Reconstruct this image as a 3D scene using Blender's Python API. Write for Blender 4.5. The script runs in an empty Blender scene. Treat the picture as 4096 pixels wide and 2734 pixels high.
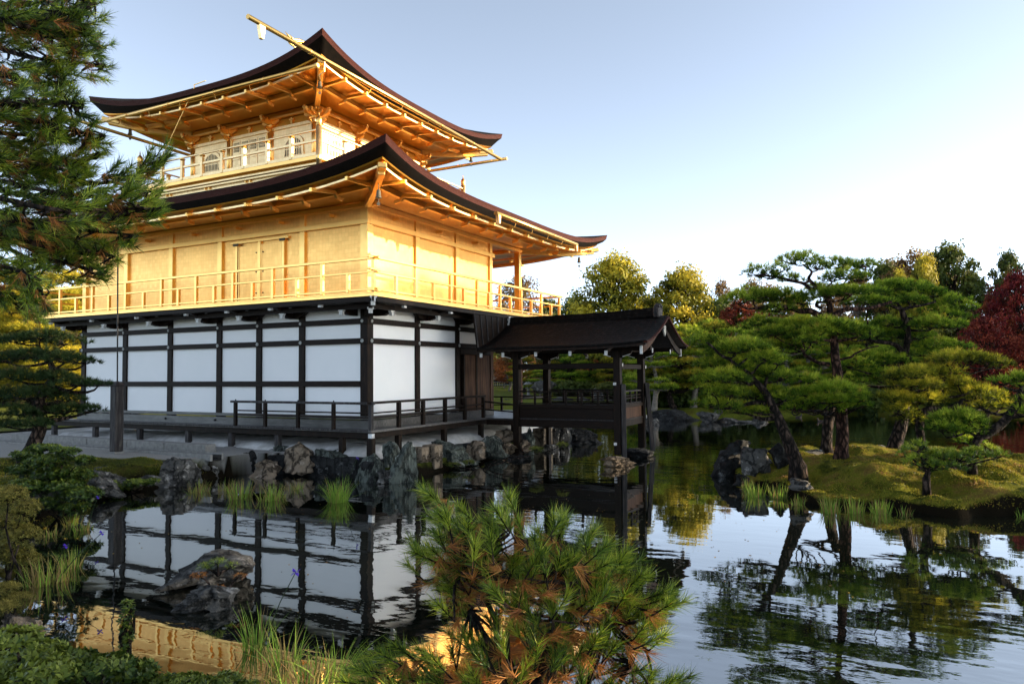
import bpy, bmesh, math, random
import numpy as np
from mathutils import Vector, Matrix, noise, Quaternion
random.seed(7); rng = np.random.default_rng(7)
SC = bpy.context.scene; COL = SC.collection
WZ = -0.13                                   # pond level
# ---------------------------------------------------------------- camera
CAM = np.array([-15.034, -12.086, 2.392]); YAW, PIT, ROL, F = .4841, .0419, -.0081, 2960.33
_f = np.array([math.cos(YAW)*math.cos(PIT), math.sin(YAW)*math.cos(PIT), math.sin(PIT)])
_r = np.array([math.sin(YAW), -math.cos(YAW), 0.]); _u = np.cross(_r, _f)
_R = _r*math.cos(ROL)+_u*math.sin(ROL); _U = _u*math.cos(ROL)-_r*math.sin(ROL)
cd = bpy.data.cameras.new('camera'); co = bpy.data.objects.new('camera', cd); COL.objects.link(co)
cd.sensor_width = 36; cd.lens = F/4096*36; cd.clip_start = .05; cd.clip_end = 3000
co.matrix_world = Matrix(((_R[0], _U[0], -_f[0], CAM[0]), (_R[1], _U[1], -_f[1], CAM[1]), (_R[2], _U[2], -_f[2], CAM[2]), (0, 0, 0, 1)))
SC.camera = co
def at(px, py, d):
    """point seen at (px, py) of the 2349-wide photograph, d metres ahead"""
    x, y = px*1.74372, py*1.74372
    return CAM+d*(_f+_R*(x-2048)/F-_U*(y-1367)/F)
def isl(X, Y, d): return at((2700+X*.73358)/1.74372, (950+Y*.73358)/1.74372, d)
# ---------------------------------------------------------------- sky and sun
SUN_EL, SUN_D = math.radians(14), (.42, -.907)
w = bpy.data.worlds.new('World'); SC.world = w; w.use_nodes = True
nt = w.node_tree; bg = nt.nodes['Background']; sky = nt.nodes.new('ShaderNodeTexSky')
sky.sky_type = 'NISHITA'; sky.sun_disc = False; sky.sun_elevation = SUN_EL
sky.sun_rotation = math.atan2(SUN_D[0], SUN_D[1]); sky.altitude = 100; sky.air_density = .38; sky.dust_density = .6; sky.ozone_density = 1.1
bg.inputs['Strength'].default_value = .15; hs_ = nt.nodes.new('ShaderNodeHueSaturation'); hs_.inputs['Saturation'].default_value = .58; nt.links.new(sky.outputs[0], hs_.inputs['Color']); gm_ = nt.nodes.new('ShaderNodeGamma'); gm_.inputs[1].default_value = .97; wb = nt.nodes.new('ShaderNodeMix'); wb.data_type = 'RGBA'; wb.blend_type = 'MULTIPLY'; wb.inputs[0].default_value = 1; wb.inputs[7].default_value = (.95, 1, .965, 1); nt.links.new(hs_.outputs[0], wb.inputs[6]); nt.links.new(wb.outputs[2], gm_.inputs[0]); nt.links.new(gm_.outputs[0], bg.inputs['Color'])
sl = bpy.data.lights.new('sun', 'SUN'); so = bpy.data.objects.new('sun', sl); COL.objects.link(so)
sl.energy = 3.6; sl.angle = math.radians(.5); sl.color = (1, .80, .55)
sd = Vector((SUN_D[0]*math.cos(SUN_EL), SUN_D[1]*math.cos(SUN_EL), math.sin(SUN_EL)))
so.rotation_euler = sd.to_track_quat('Z', 'Y').to_euler(); so.location = (30, -60, 40)
SC.view_settings.view_transform = 'Standard'; SC.view_settings.look = 'None'
SC.view_settings.exposure = 1.87; SC.view_settings.gamma = 1
SC.cycles.max_bounces = 10; SC.cycles.diffuse_bounces = 3; SC.cycles.glossy_bounces = 5; SC.cycles.transmission_bounces = 4
SC.cycles.sample_clamp_indirect = 6
# ---------------------------------------------------------------- materials
def nmat(name):
    m = bpy.data.materials.new(name); m.use_nodes = True
    n = m.node_tree.nodes; l = m.node_tree.links
    return m, n, l, n['Principled BSDF']
def noise_n(n, l, scale, detail=4, rough=.6, vec=None, mapscale=None, coord='Object'):
    t = n.new('ShaderNodeTexNoise'); t.inputs['Scale'].default_value = scale; t.inputs['Detail'].default_value = detail; t.inputs['Roughness'].default_value = rough
    tc = n.new('ShaderNodeTexCoord'); src = tc.outputs[coord] if vec is None else vec
    if mapscale is not None:
        mp = n.new('ShaderNodeMapping'); mp.inputs['Scale'].default_value = mapscale; l.new(src, mp.inputs[0]); src = mp.outputs[0]
    l.new(src, t.inputs['Vector']); return t
def ramp(n, l, src, stops):
    r = n.new('ShaderNodeValToRGB'); l.new(src, r.inputs[0]); cr = r.color_ramp
    while len(cr.elements) < len(stops): cr.elements.new(.5)
    for e, (p, c) in zip(cr.elements, stops): e.position = p; e.color = (*c, 1)
    return r
def bump(n, l, bs, src, strength, dist=.02):
    b = n.new('ShaderNodeBump'); b.inputs['Strength'].default_value = strength; b.inputs['Distance'].default_value = dist
    l.new(src, b.inputs['Height']); l.new(b.outputs[0], bs.inputs['Normal']); return b
def rough_mat(name, stops, scale=3, rough=.8, bs_=.3, bd=.01, mapscale=None, detail=6, bscale=None, spec=.12):
    m, n, l, bs = nmat(name); t = noise_n(n, l, scale, detail, .65, mapscale=mapscale)
    l.new(ramp(n, l, t.outputs[0], stops).outputs[0], bs.inputs['Base Color']); bs.inputs['Roughness'].default_value = rough
    bs.inputs['Specular IOR Level'].default_value = spec
    if bs_:
        t2 = noise_n(n, l, bscale or scale*3, 5, .6, mapscale=mapscale); bump(n, l, bs, t2.outputs[0], bs_, bd)
    return m
M = {}
M['wood'] = rough_mat('dark_wood', [(.3, (.004, .0025, .0018)), (.55, (.013, .007, .004)), (.8, (.038, .018, .010))], 2.5, .55, .35, .006, (5, 5, 1.2), 7)
M['woodh'] = rough_mat('dark_wood_beam', [(.3, (.004, .0025, .0018)), (.55, (.012, .0065, .004)), (.8, (.032, .016, .009))], 6, .55, .35, .006, (1, 1, 8), 7)
M['door'] = rough_mat('door_wood', [(.25, (.012, .006, .004)), (.5, (.055, .025, .013)), (.8, (.15, .08, .045))], 1.6, .6, .3, .005, (9, 9, .7), 8)
M['greywood'] = rough_mat('weathered_wood', [(.25, (.012, .010, .010)), (.5, (.04, .036, .036)), (.8, (.12, .108, .10))], 2.2, .6, .4, .006, (7, 7, .8), 8)
M['deck'] = rough_mat('deck_boards', [(.25, (.03, .028, .027)), (.5, (.07, .065, .062)), (.8, (.16, .15, .14))], 3, .38, .3, .004, (8, .7, 4), 7, spec=.5)
M['plaster'] = rough_mat('white_plaster', [(.3, (.86, .86, .85)), (.7, (.91, .90, .89))], .8, .85, .05, .003, None, 6, 30)
M['endwhite'] = rough_mat('white_painted_end', [(.35, (.5, .5, .49)), (.7, (.82, .82, .8))], 14, .6, .05, .002)
M['bark_roof'] = rough_mat('cypress_bark_roof', [(.3, (.004, .0035, .003)), (.55, (.012, .010, .009)), (.8, (.045, .038, .034))], 1.7, .75, .8, .02, (2, 5, 5), 9)
def shingle(m):
    n, l = m.node_tree.nodes, m.node_tree.links; bs = n['Principled BSDF']; tc = n.new('ShaderNodeTexCoord'); w_ = n.new('ShaderNodeTexWave'); w_.bands_direction = 'Z'; w_.wave_profile = 'SAW'
    w_.inputs['Scale'].default_value = 4.5; w_.inputs['Distortion'].default_value = 2.5; w_.inputs['Detail'].default_value = 4; w_.inputs['Detail Scale'].default_value = 3; l.new(tc.outputs['Object'], w_.inputs['Vector'])
    old = bs.inputs['Normal'].links[0].from_node; b = n.new('ShaderNodeBump'); b.inputs['Strength'].default_value = .8; b.inputs['Distance'].default_value = .03; l.new(w_.outputs['Fac'], b.inputs['Height']); l.new(old.outputs[0], b.inputs['Normal']); l.new(b.outputs[0], bs.inputs['Normal'])
    mx = n.new('ShaderNodeMix'); mx.data_type = 'RGBA'; mx.blend_type = 'MULTIPLY'; mx.inputs[0].default_value = .6; l.new(bs.inputs['Base Color'].links[0].from_socket, mx.inputs[6]); l.new(w_.outputs['Color'], mx.inputs[7]); l.new(mx.outputs[2], bs.inputs['Base Color'])
shingle(M['bark_roof'])
M['bark_edge'] = rough_mat('cypress_bark_edge', [(.3, (.03, .007, .004)), (.55, (.055, .013, .007)), (.8, (.13, .036, .019))], 6, .6, .7, .02, (.8, .8, 30), 8)
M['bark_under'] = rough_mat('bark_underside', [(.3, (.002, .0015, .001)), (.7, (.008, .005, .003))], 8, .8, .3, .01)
M['stone'] = rough_mat('granite_kerb', [(.3, (.17, .165, .155)), (.6, (.27, .26, .24)), (.85, (.38, .37, .34))], 7, .85, .4, .01)
M['mound'] = rough_mat('plaster_mound', [(.3, (.3, .285, .26)), (.5, (.5, .48, .45)), (.72, (.74, .73, .71))], 1.6, .85, .5, .03, None, 8, 3)
M['black'] = rough_mat('iron', [(.3, (.01, .01, .011)), (.7, (.03, .03, .032))], 10, .5, 0)
M['bronze'] = rough_mat('bronze', [(.3, (.06, .055, .04)), (.7, (.16, .14, .10))], 10, .45, .1, .004)
M['silver'] = rough_mat('nail_cover_metal', [(.3, (.2, .21, .2)), (.7, (.5, .5, .47))], 25, .5, .2, .003)
M['paperdark'] = rough_mat('window_dark', [(.3, (.06, .065, .08)), (.7, (.12, .13, .16))], 10, .4, 0)
def gold(name, base, rough, leaf=True, rvar=.1):
    m, n, l, bs = nmat(name); bs.inputs['Metallic'].default_value = 1
    t = noise_n(n, l, 1.1, 5, .6); t2 = noise_n(n, l, 9, 4, .6)
    a = ramp(n, l, t.outputs[0], [(.3, tuple(c*.86 for c in base)), (.7, base)])
    col = a.outputs[0]
    if leaf:
        tc = n.new('ShaderNodeTexCoord'); sep = n.new('ShaderNodeSeparateXYZ'); l.new(tc.outputs['Object'], sep.inputs[0])
        ad = n.new('ShaderNodeMath'); l.new(sep.outputs[0], ad.inputs[0]); l.new(sep.outputs[1], ad.inputs[1])
        cb = n.new('ShaderNodeCombineXYZ'); l.new(ad.outputs[0], cb.inputs[0]); l.new(sep.outputs[2], cb.inputs[1])
        br = n.new('ShaderNodeTexBrick'); l.new(cb.outputs[0], br.inputs['Vector']); br.inputs['Scale'].default_value = 1
        br.inputs['Brick Width'].default_value = .11; br.inputs['Row Height'].default_value = .11; br.inputs['Mortar Size'].default_value = .0035; br.offset = .12
        br.inputs['Color1'].default_value = (1, 1, 1, 1); br.inputs['Color2'].default_value = (.90, .88, .85, 1); br.inputs['Mortar'].default_value = (.8, .77, .7, 1)
        mx = n.new('ShaderNodeMix'); mx.data_type = 'RGBA'; mx.blend_type = 'MULTIPLY'; mx.inputs[0].default_value = 1
        l.new(col, mx.inputs[6]); l.new(br.outputs[0], mx.inputs[7]); col = mx.outputs[2]
    l.new(col, bs.inputs['Base Color'])
    rr = n.new('ShaderNodeMapRange'); l.new(t2.outputs[0], rr.inputs[0]); rr.inputs[3].default_value = rough-rvar; rr.inputs[4].default_value = rough+rvar
    l.new(rr.outputs[0], bs.inputs['Roughness']); bump(n, l, bs, t2.outputs[0], .12, .004)
    return m
M['gold'] = gold('gold_leaf', (1.0, .56, .17), .40)
M['gold_trim'] = gold('gold_leaf_trim', (1.0, .60, .18), .36, False)
M['gold_pale'] = gold('gold_leaf_pale', (1.0, .73, .38), .45)
M['gold_shaded'] = gold('gold_leaf_shaded', (.62, .28, .04), .34, False)  # same gold leaf, with eave shade and deep bounces put into its colour
def leafmat(name, stops, trans=.35, rough=.6, hue=.0, spec=.25):
    m, n, l, bs = nmat(name); at_ = n.new('ShaderNodeAttribute'); at_.attribute_name = 'tint'
    r = ramp(n, l, at_.outputs['Fac'], stops); col = r.outputs[0]
    if hue:
        oi = n.new('ShaderNodeObjectInfo'); mr = n.new('ShaderNodeMapRange'); l.new(oi.outputs['Random'], mr.inputs[0])
        mr.inputs[3].default_value = .5-hue; mr.inputs[4].default_value = .5+hue
        hs = n.new('ShaderNodeHueSaturation'); l.new(mr.outputs[0], hs.inputs['Hue']); l.new(col, hs.inputs['Color']); col = hs.outputs[0]
    l.new(col, bs.inputs['Base Color']); bs.inputs['Roughness'].default_value = rough; bs.inputs['Specular IOR Level'].default_value = spec
    tr = n.new('ShaderNodeBsdfTranslucent'); l.new(col, tr.inputs[0]); mx = n.new('ShaderNodeMixShader'); mx.inputs[0].default_value = trans
    l.new(bs.outputs[0], mx.inputs[1]); l.new(tr.outputs[0], mx.inputs[2]); l.new(mx.outputs[0], n['Material Output'].inputs[0])
    return m
G = lambda *a: list(a)
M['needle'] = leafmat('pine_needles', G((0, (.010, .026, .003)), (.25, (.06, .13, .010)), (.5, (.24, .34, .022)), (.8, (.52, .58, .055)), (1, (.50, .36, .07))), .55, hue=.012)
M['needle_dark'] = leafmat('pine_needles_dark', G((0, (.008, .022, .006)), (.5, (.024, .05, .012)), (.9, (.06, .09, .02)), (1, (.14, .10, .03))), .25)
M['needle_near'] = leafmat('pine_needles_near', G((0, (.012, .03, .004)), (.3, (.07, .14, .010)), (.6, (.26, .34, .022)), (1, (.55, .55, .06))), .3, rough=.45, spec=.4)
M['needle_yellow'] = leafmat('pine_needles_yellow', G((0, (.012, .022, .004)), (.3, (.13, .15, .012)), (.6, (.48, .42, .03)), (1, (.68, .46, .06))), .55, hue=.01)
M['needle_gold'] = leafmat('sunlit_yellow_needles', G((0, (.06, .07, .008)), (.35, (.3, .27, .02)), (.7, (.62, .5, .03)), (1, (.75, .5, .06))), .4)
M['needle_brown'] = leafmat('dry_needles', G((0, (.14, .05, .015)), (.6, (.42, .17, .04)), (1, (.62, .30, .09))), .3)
M['leaf_green'] = leafmat('leaves_evergreen', G((0, (.02, .04, .01)), (.5, (.07, .10, .015)), (1, (.17, .18, .03))), .3, hue=.015)
M['leaf_gold'] = leafmat('leaves_yellow_green', G((0, (.03, .05, .008)), (.4, (.22, .21, .015)), (1, (.62, .48, .04))), .35, hue=.012)
M['leaf_red'] = leafmat('maple_leaves_red', G((0, (.04, .006, .006)), (.5, (.17, .02, .015)), (1, (.36, .075, .03))), .4, hue=.01)
M['leaf_orange'] = leafmat('maple_leaves_orange', G((0, (.16, .05, .015)), (.5, (.38, .13, .03)), (1, (.55, .24, .06))), .4, hue=.015)
M['leaf_brown'] = leafmat('leaves_autumn_brown', G((0, (.07, .04, .015)), (.5, (.20, .12, .035)), (1, (.40, .27, .06))), .35, hue=.015)
M['azalea'] = leafmat('azalea_leaves', G((0, (.008, .02, .005)), (.45, (.04, .075, .010)), (1, (.24, .28, .04))), .25, rough=.4, spec=.25)
M['fern'] = leafmat('yellowing_fronds', G((0, (.05, .06, .012)), (.5, (.15, .14, .025)), (1, (.30, .24, .05))), .3)
M['iris'] = leafmat('iris_blades', G((0, (.30, .19, .08)), (.3, (.28, .24, .06)), (.45, (.12, .22, .03)), (1, (.28, .42, .05))), .4)
M['moss_blade'] = leafmat('moss_blades', G((0, (.015, .02, .004)), (.3, (.09, .10, .010)), (.6, (.28, .26, .022)), (.85, (.30, .18, .04)), (1, (.22, .10, .04))), .4)
M['petal'] = leafmat('iris_petals', G((0, (.05, .02, .30)), (1, (.13, .06, .62))), .3)
def barkmat(name, a, b, c):
    m, n, l, bs = nmat(name); tc = n.new('ShaderNodeTexCoord'); mp = n.new('ShaderNodeMapping'); mp.inputs['Scale'].default_value = (1, 1, .4); l.new(tc.outputs['Object'], mp.inputs[0])
    nz = noise_n(n, l, 5, 4, .6, vec=mp.outputs[0]); ad = n.new('ShaderNodeVectorMath'); ad.operation = 'MULTIPLY_ADD'; l.new(nz.outputs['Color'], ad.inputs[0]); ad.inputs[1].default_value = (.16, .16, .16); l.new(mp.outputs[0], ad.inputs[2])
    vo = n.new('ShaderNodeTexVoronoi'); vo.feature = 'DISTANCE_TO_EDGE'; vo.inputs['Scale'].default_value = 11; l.new(ad.outputs[0], vo.inputs['Vector']); v2 = n.new('ShaderNodeMath'); v2.operation = 'MULTIPLY'; l.new(vo.outputs['Distance'], v2.inputs[0]); v2.inputs[1].default_value = 3.2; v2.use_clamp = True
    f = noise_n(n, l, 20, 6, .7, vec=mp.outputs[0]); mu = n.new('ShaderNodeMath'); mu.operation = 'MULTIPLY'; l.new(v2.outputs[0], mu.inputs[0]); l.new(f.outputs[0], mu.inputs[1])
    l.new(ramp(n, l, mu.outputs[0], [(.03, a), (.3, b), (.6, c)]).outputs[0], bs.inputs['Base Color']); bs.inputs['Roughness'].default_value = .9; bs.inputs['Specular IOR Level'].default_value = .15
    bump(n, l, bs, mu.outputs[0], 1, .05); return m
M['barkp'] = barkmat('pine_bark', (.003, .0025, .002), (.025, .017, .013), (.10, .07, .055))
M['barkr'] = barkmat('red_pine_bark', (.006, .003, .0025), (.05, .025, .018), (.17, .09, .065))
M['barkg'] = rough_mat('pale_bark', [(.3, (.10, .085, .07)), (.7, (.28, .25, .21))], 8, .9, .6, .02)
def rockmat(name, a, b, c, sc=2.2, ms=None):
    m, n, l, bs = nmat(name); t = noise_n(n, l, sc, 12, .72, mapscale=ms); t2 = noise_n(n, l, sc*5, 8, .7, mapscale=ms)
    av = n.new('ShaderNodeMath'); av.operation = 'MULTIPLY_ADD'; l.new(t2.outputs[0], av.inputs[0]); av.inputs[1].default_value = .45; l.new(t.outputs[0], av.inputs[2])
    vo = n.new('ShaderNodeTexVoronoi'); vo.feature = 'DISTANCE_TO_EDGE'; vo.inputs['Scale'].default_value = sc*1.1; tc = n.new('ShaderNodeTexCoord'); ad = n.new('ShaderNodeVectorMath'); ad.operation = 'MULTIPLY_ADD'
    l.new(t.outputs['Color'], ad.inputs[0]); ad.inputs[1].default_value = (.9, .9, .9); l.new(tc.outputs['Object'], ad.inputs[2]); l.new(ad.outputs[0], vo.inputs['Vector'])
    cr = n.new('ShaderNodeMapRange'); l.new(vo.outputs['Distance'], cr.inputs[0]); cr.inputs[2].default_value = .07; cr.inputs[3].default_value = .25; cr.inputs[4].default_value = 1
    rr = ramp(n, l, av.outputs[0], [(.56, a), (.70, b), (.80, b), (.90, c)]); mx = n.new('ShaderNodeMix'); mx.data_type = 'RGBA'; mx.blend_type = 'MULTIPLY'; mx.inputs[0].default_value = 1; l.new(rr.outputs[0], mx.inputs[6]); l.new(cr.outputs[0], mx.inputs[7]); l.new(mx.outputs[2], bs.inputs['Base Color'])
    bs.inputs['Roughness'].default_value = .75; bs.inputs['Specular IOR Level'].default_value = .2; h = n.new('ShaderNodeMath'); h.operation = 'MULTIPLY'; l.new(av.outputs[0], h.inputs[0]); l.new(cr.outputs[0], h.inputs[1]); bump(n, l, bs, h.outputs[0], 1, .09); return m
M['rock_grey'] = rockmat('grey_rock', (.010, .010, .010), (.09, .086, .078), (.38, .36, .33))
M['rock_green'] = rockmat('green_streaked_rock', (.013, .016, .013), (.11, .125, .105), (.45, .47, .42), 2.4, (2.5, 2.5, .5))
M['rock_tan'] = rockmat('tan_rock', (.045, .032, .022), (.23, .175, .12), (.42, .35, .27), 1.7)
M['rock_dark'] = rockmat('dark_wet_rock', (.004, .004, .004), (.022, .022, .021), (.14, .14, .135))
def groundmat(name, moss, dry, grav=None):
    m, n, l, bs = nmat(name); t = noise_n(n, l, 1.3, 8, .7); t2 = noise_n(n, l, 26, 6, .7)
    r = ramp(n, l, t.outputs[0], [(.36, moss[0]), (.5, moss[1]), (.6, dry[0]), (.72, dry[1])])
    r2 = ramp(n, l, t2.outputs[0], [(.3, (.55, .55, .55)), (.7, (1.25, 1.25, 1.2))])
    mx = n.new('ShaderNodeMix'); mx.data_type = 'RGBA'; mx.blend_type = 'MULTIPLY'; mx.inputs[0].default_value = 1
    l.new(r.outputs[0], mx.inputs[6]); l.new(r2.outputs[0], mx.inputs[7]); col = mx.outputs[2]
    if grav:
        at_ = n.new('ShaderNodeAttribute'); at_.attribute_name = 'gravel'; v = noise_n(n, l, 60, 4, .8)
        gr = ramp(n, l, v.outputs[0], [(.3, grav[0]), (.7, grav[1])])
        m2 = n.new('ShaderNodeMix'); m2.data_type = 'RGBA'; l.new(at_.outputs['Fac'], m2.inputs[0]); l.new(col, m2.inputs[6]); l.new(gr.outputs[0], m2.inputs[7]); col = m2.outputs[2]
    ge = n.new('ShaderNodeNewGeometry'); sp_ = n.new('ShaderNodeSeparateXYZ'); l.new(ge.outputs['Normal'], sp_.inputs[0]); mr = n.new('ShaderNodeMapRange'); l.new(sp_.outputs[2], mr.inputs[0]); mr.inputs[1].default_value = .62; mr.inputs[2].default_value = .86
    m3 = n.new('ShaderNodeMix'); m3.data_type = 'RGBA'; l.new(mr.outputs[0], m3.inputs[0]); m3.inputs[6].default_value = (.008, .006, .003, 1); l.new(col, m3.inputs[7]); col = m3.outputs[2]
    l.new(col, bs.inputs['Base Color']); bs.inputs['Roughness'].default_value = .95; bs.inputs['Specular IOR Level'].default_value = .05
    bump(n, l, bs, t2.outputs[0], .9, .03); return m
M['ground'] = groundmat('moss_and_gravel', ((.012, .012, .004), (.07, .085, .012)), ((.05, .045, .012), (.03, .02, .01)), ((.2, .19, .175), (.42, .41, .38)))
M['island'] = groundmat('island_moss', ((.03, .04, .006), (.15, .15, .015)), ((.18, .12, .028), (.15, .07, .03)))
M['lawn'] = groundmat('moss_lawn', ((.05, .065, .01), (.13, .15, .018)), ((.13, .12, .02), (.08, .055, .018)))
M['earth'] = rough_mat('pond_bed', [(.3, (.008, .008, .005)), (.7, (.02, .018, .01))], 1, .95, 0)
# ---- pond water: dark body, strong fresnel mirror, gentle ripples (no ray tricks)
def watermat():
    m, n, l, bs = nmat('pond_water'); out = n['Material Output']; n.remove(bs)
    df = n.new('ShaderNodeBsdfDiffuse'); df.inputs[0].default_value = (.004, .006, .004, 1)
    gl = n.new('ShaderNodeBsdfGlossy'); gl.inputs['Roughness'].default_value = .012; gl.inputs[0].default_value = (.97, .97, .97, 1)
    fr = n.new('ShaderNodeFresnel'); fr.inputs[0].default_value = 1.34
    mr = n.new('ShaderNodeMapRange'); l.new(fr.outputs[0], mr.inputs[0]); mr.inputs[1].default_value = 0; mr.inputs[2].default_value = .75; mr.inputs[3].default_value = .30; mr.inputs[4].default_value = 1
    mx = n.new('ShaderNodeMixShader'); l.new(mr.outputs[0], mx.inputs[0]); l.new(df.outputs[0], mx.inputs[1]); l.new(gl.outputs[0], mx.inputs[2]); l.new(mx.outputs[0], out.inputs[0])
    a = noise_n(n, l, 1.0, 2, .45, mapscale=(2.2, .9, 1)); b = noise_n(n, l, 1.0, 3, .5, mapscale=(6.5, 3.2, 1))
    big = noise_n(n, l, .16, 2, .5); bm = n.new('ShaderNodeMapRange'); l.new(big.outputs[0], bm.inputs[0]); bm.inputs[1].default_value = .42; bm.inputs[2].default_value = .6; bm.inputs[3].default_value = .25; bm.inputs[4].default_value = 1
    s = n.new('ShaderNodeMath'); s.operation = 'MULTIPLY_ADD'; l.new(b.outputs[0], s.inputs[0]); s.inputs[1].default_value = .2; l.new(a.outputs[0], s.inputs[2])
    k = n.new('ShaderNodeMath'); k.operation = 'MULTIPLY'; l.new(s.outputs[0], k.inputs[0]); l.new(bm.outputs[0], k.inputs[1])
    bp_ = n.new('ShaderNodeBump'); bp_.inputs['Strength'].default_value = 1; bp_.inputs['Distance'].default_value = .0085; l.new(k.outputs[0], bp_.inputs['Height'])
    for q in (df, gl, fr): l.new(bp_.outputs[0], q.inputs['Normal'])
    return m
M['water'] = watermat()
def flat(name, c, rough=.8):
    return rough_mat(name, [(.35, tuple(x*.8 for x in c)), (.7, c)], 12, rough, 0)
# ---------------------------------------------------------------- mesh building
OFF = {}
def link(o, parent=None):
    COL.objects.link(o)
    if parent: o.parent = parent; OFF[o.name] = OFF.get(parent.name, (0, 0, 0))
    return o
def tag(o, label=None, cat=None, group=None, kind=None):
    if label: o['label'] = label
    if cat: o['category'] = cat
    if group: o['group'] = group
    if kind: o['kind'] = kind
    return o
def thing(name, label, cat, loc=(0, 0, 0), group=None):
    o = bpy.data.objects.new(name, None); COL.objects.link(o); o.location = loc; o.empty_display_size = .2; OFF[o.name] = tuple(loc)
    return tag(o, label, cat, group)
def mesh_np(name, v, f, mat, parent=None, tint=None, smooth=False, attr='tint'):
    me = bpy.data.meshes.new(name); v = np.asarray(v, float); f = np.asarray(f, int)
    off = np.array(OFF.get(parent.name, (0, 0, 0))) if parent else np.zeros(3)
    v = v-off; k = f.shape[1]
    me.vertices.add(len(v)); me.vertices.foreach_set('co', v.astype(np.float32).ravel())
    me.loops.add(len(f)*k); me.loops.foreach_set('vertex_index', f.astype(np.int32).ravel())
    me.polygons.add(len(f)); me.polygons.foreach_set('loop_start', np.arange(0, len(f)*k, k, dtype=np.int32))
    me.update(calc_edges=True)
    if tint is not None:
        a = me.attributes.new(attr, 'FLOAT', 'POINT'); a.data.foreach_set('value', np.asarray(tint, np.float32))
    me.materials.append(mat)
    if smooth: me.polygons.foreach_set('use_smooth', np.ones(len(f), bool))
    return link(bpy.data.objects.new(name, me), parent)
class MB:
    def __init__(s): s.v = []; s.f = []
    def add(s, v, f):
        b = len(s.v); s.v += [tuple(p) for p in v]; s.f += [tuple(i+b for i in q) for q in f]; return s
    def box(s, x0, x1, y0, y1, z0, z1):
        return s.add([(x0, y0, z0), (x1, y0, z0), (x1, y1, z0), (x0, y1, z0), (x0, y0, z1), (x1, y0, z1), (x1, y1, z1), (x0, y1, z1)],
                     [(0, 3, 2, 1), (4, 5, 6, 7), (0, 1, 5, 4), (1, 2, 6, 5), (2, 3, 7, 6), (3, 0, 4, 7)])
    def cb(s, c, d): return s.box(c[0]-d[0]/2, c[0]+d[0]/2, c[1]-d[1]/2, c[1]+d[1]/2, c[2]-d[2]/2, c[2]+d[2]/2)
    def bar(s, p0, p1, w, h, up=(0, 0, 1), w1=None, h1=None):
        p0, p1 = Vector(p0), Vector(p1); d = (p1-p0).normalized(); r = d.cross(Vector(up)).normalized(); u = r.cross(d)
        w1 = w if w1 is None else w1; h1 = h if h1 is None else h1; v = []
        for p, a, b in ((p0, w, h), (p1, w1, h1)):
            for i, j in ((-1, -1), (1, -1), (1, 1), (-1, 1)): v.append(p+r*(a/2*i)+u*(b/2*j))
        return s.add(v, [(3, 2, 1, 0), (4, 5, 6, 7), (0, 1, 5, 4), (1, 2, 6, 5), (2, 3, 7, 6), (3, 0, 4, 7)])
    def path(s, pts, w, h, up=(0, 0, 1)):
        """bent bar through pts, rectangular section"""
        P = [Vector(p) for p in pts]; v = []; U0 = Vector(up)
        for i, p in enumerate(P):
            d = (P[min(i+1, len(P)-1)]-P[max(i-1, 0)]).normalized(); r = d.cross(U0).normalized(); u = r.cross(d)
            for a, b in ((-1, -1), (1, -1), (1, 1), (-1, 1)): v.append(p+r*(w/2*a)+u*(h/2*b))
        f = [(3, 2, 1, 0)]
        for i in range(len(P)-1):
            b = 4*i
            for k in range(4): f.append((b+k, b+(k+1) % 4, b+4+(k+1) % 4, b+4+k))
        b = 4*(len(P)-1); f.append((b, b+1, b+2, b+3)); return s.add(v, f)
    def tube(s, pts, rad, n=8):
        P = [Vector(p) for p in pts]
        if not hasattr(rad, '__len__'): rad = [rad]*len(P)
        v = []; prev = None
        for i, p in enumerate(P):
            d = (P[min(i+1, len(P)-1)]-P[max(i-1, 0)]).normalized()
            if prev is None: r = d.orthogonal().normalized()
            else: r = (prev-d*prev.dot(d)).normalized()
            prev = r; u = d.cross(r)
            for k in range(n):
                a = 2*math.pi*k/n; v.append(p+(r*math.cos(a)+u*math.sin(a))*rad[i])
        f = [tuple(range(n-1, -1, -1))]
        for i in range(len(P)-1):
            for k in range(n): f.append((i*n+k, i*n+(k+1) % n, (i+1)*n+(k+1) % n, (i+1)*n+k))
        f.append(tuple((len(P)-1)*n+k for k in range(n))); return s.add(v, f)
    def lathe(s, c, prof, n=16):
        c = Vector(c); v = []
        for r, z in prof:
            for k in range(n): a = 2*math.pi*k/n; v.append(c+Vector((r*math.cos(a), r*math.sin(a), z)))
        m = len(prof); f = [tuple(range(n-1, -1, -1)), tuple((m-1)*n+k for k in range(n))]
        for i in range(m-1):
            for k in range(n): f.append((i*n+k, i*n+(k+1) % n, (i+1)*n+(k+1) % n, (i+1)*n+k))
        return s.add(v, f)
    def prism(s, poly, d):
        """polygon of 3-D points pushed along vector d"""
        n = len(poly); d = Vector(d); v = [Vector(p) for p in poly]+[Vector(p)+d for p in poly]
        return s.add(v, [tuple(range(n-1, -1, -1)), tuple(range(n, 2*n))]+[(i, (i+1) % n, n+(i+1) % n, n+i) for i in range(n)])
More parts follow.
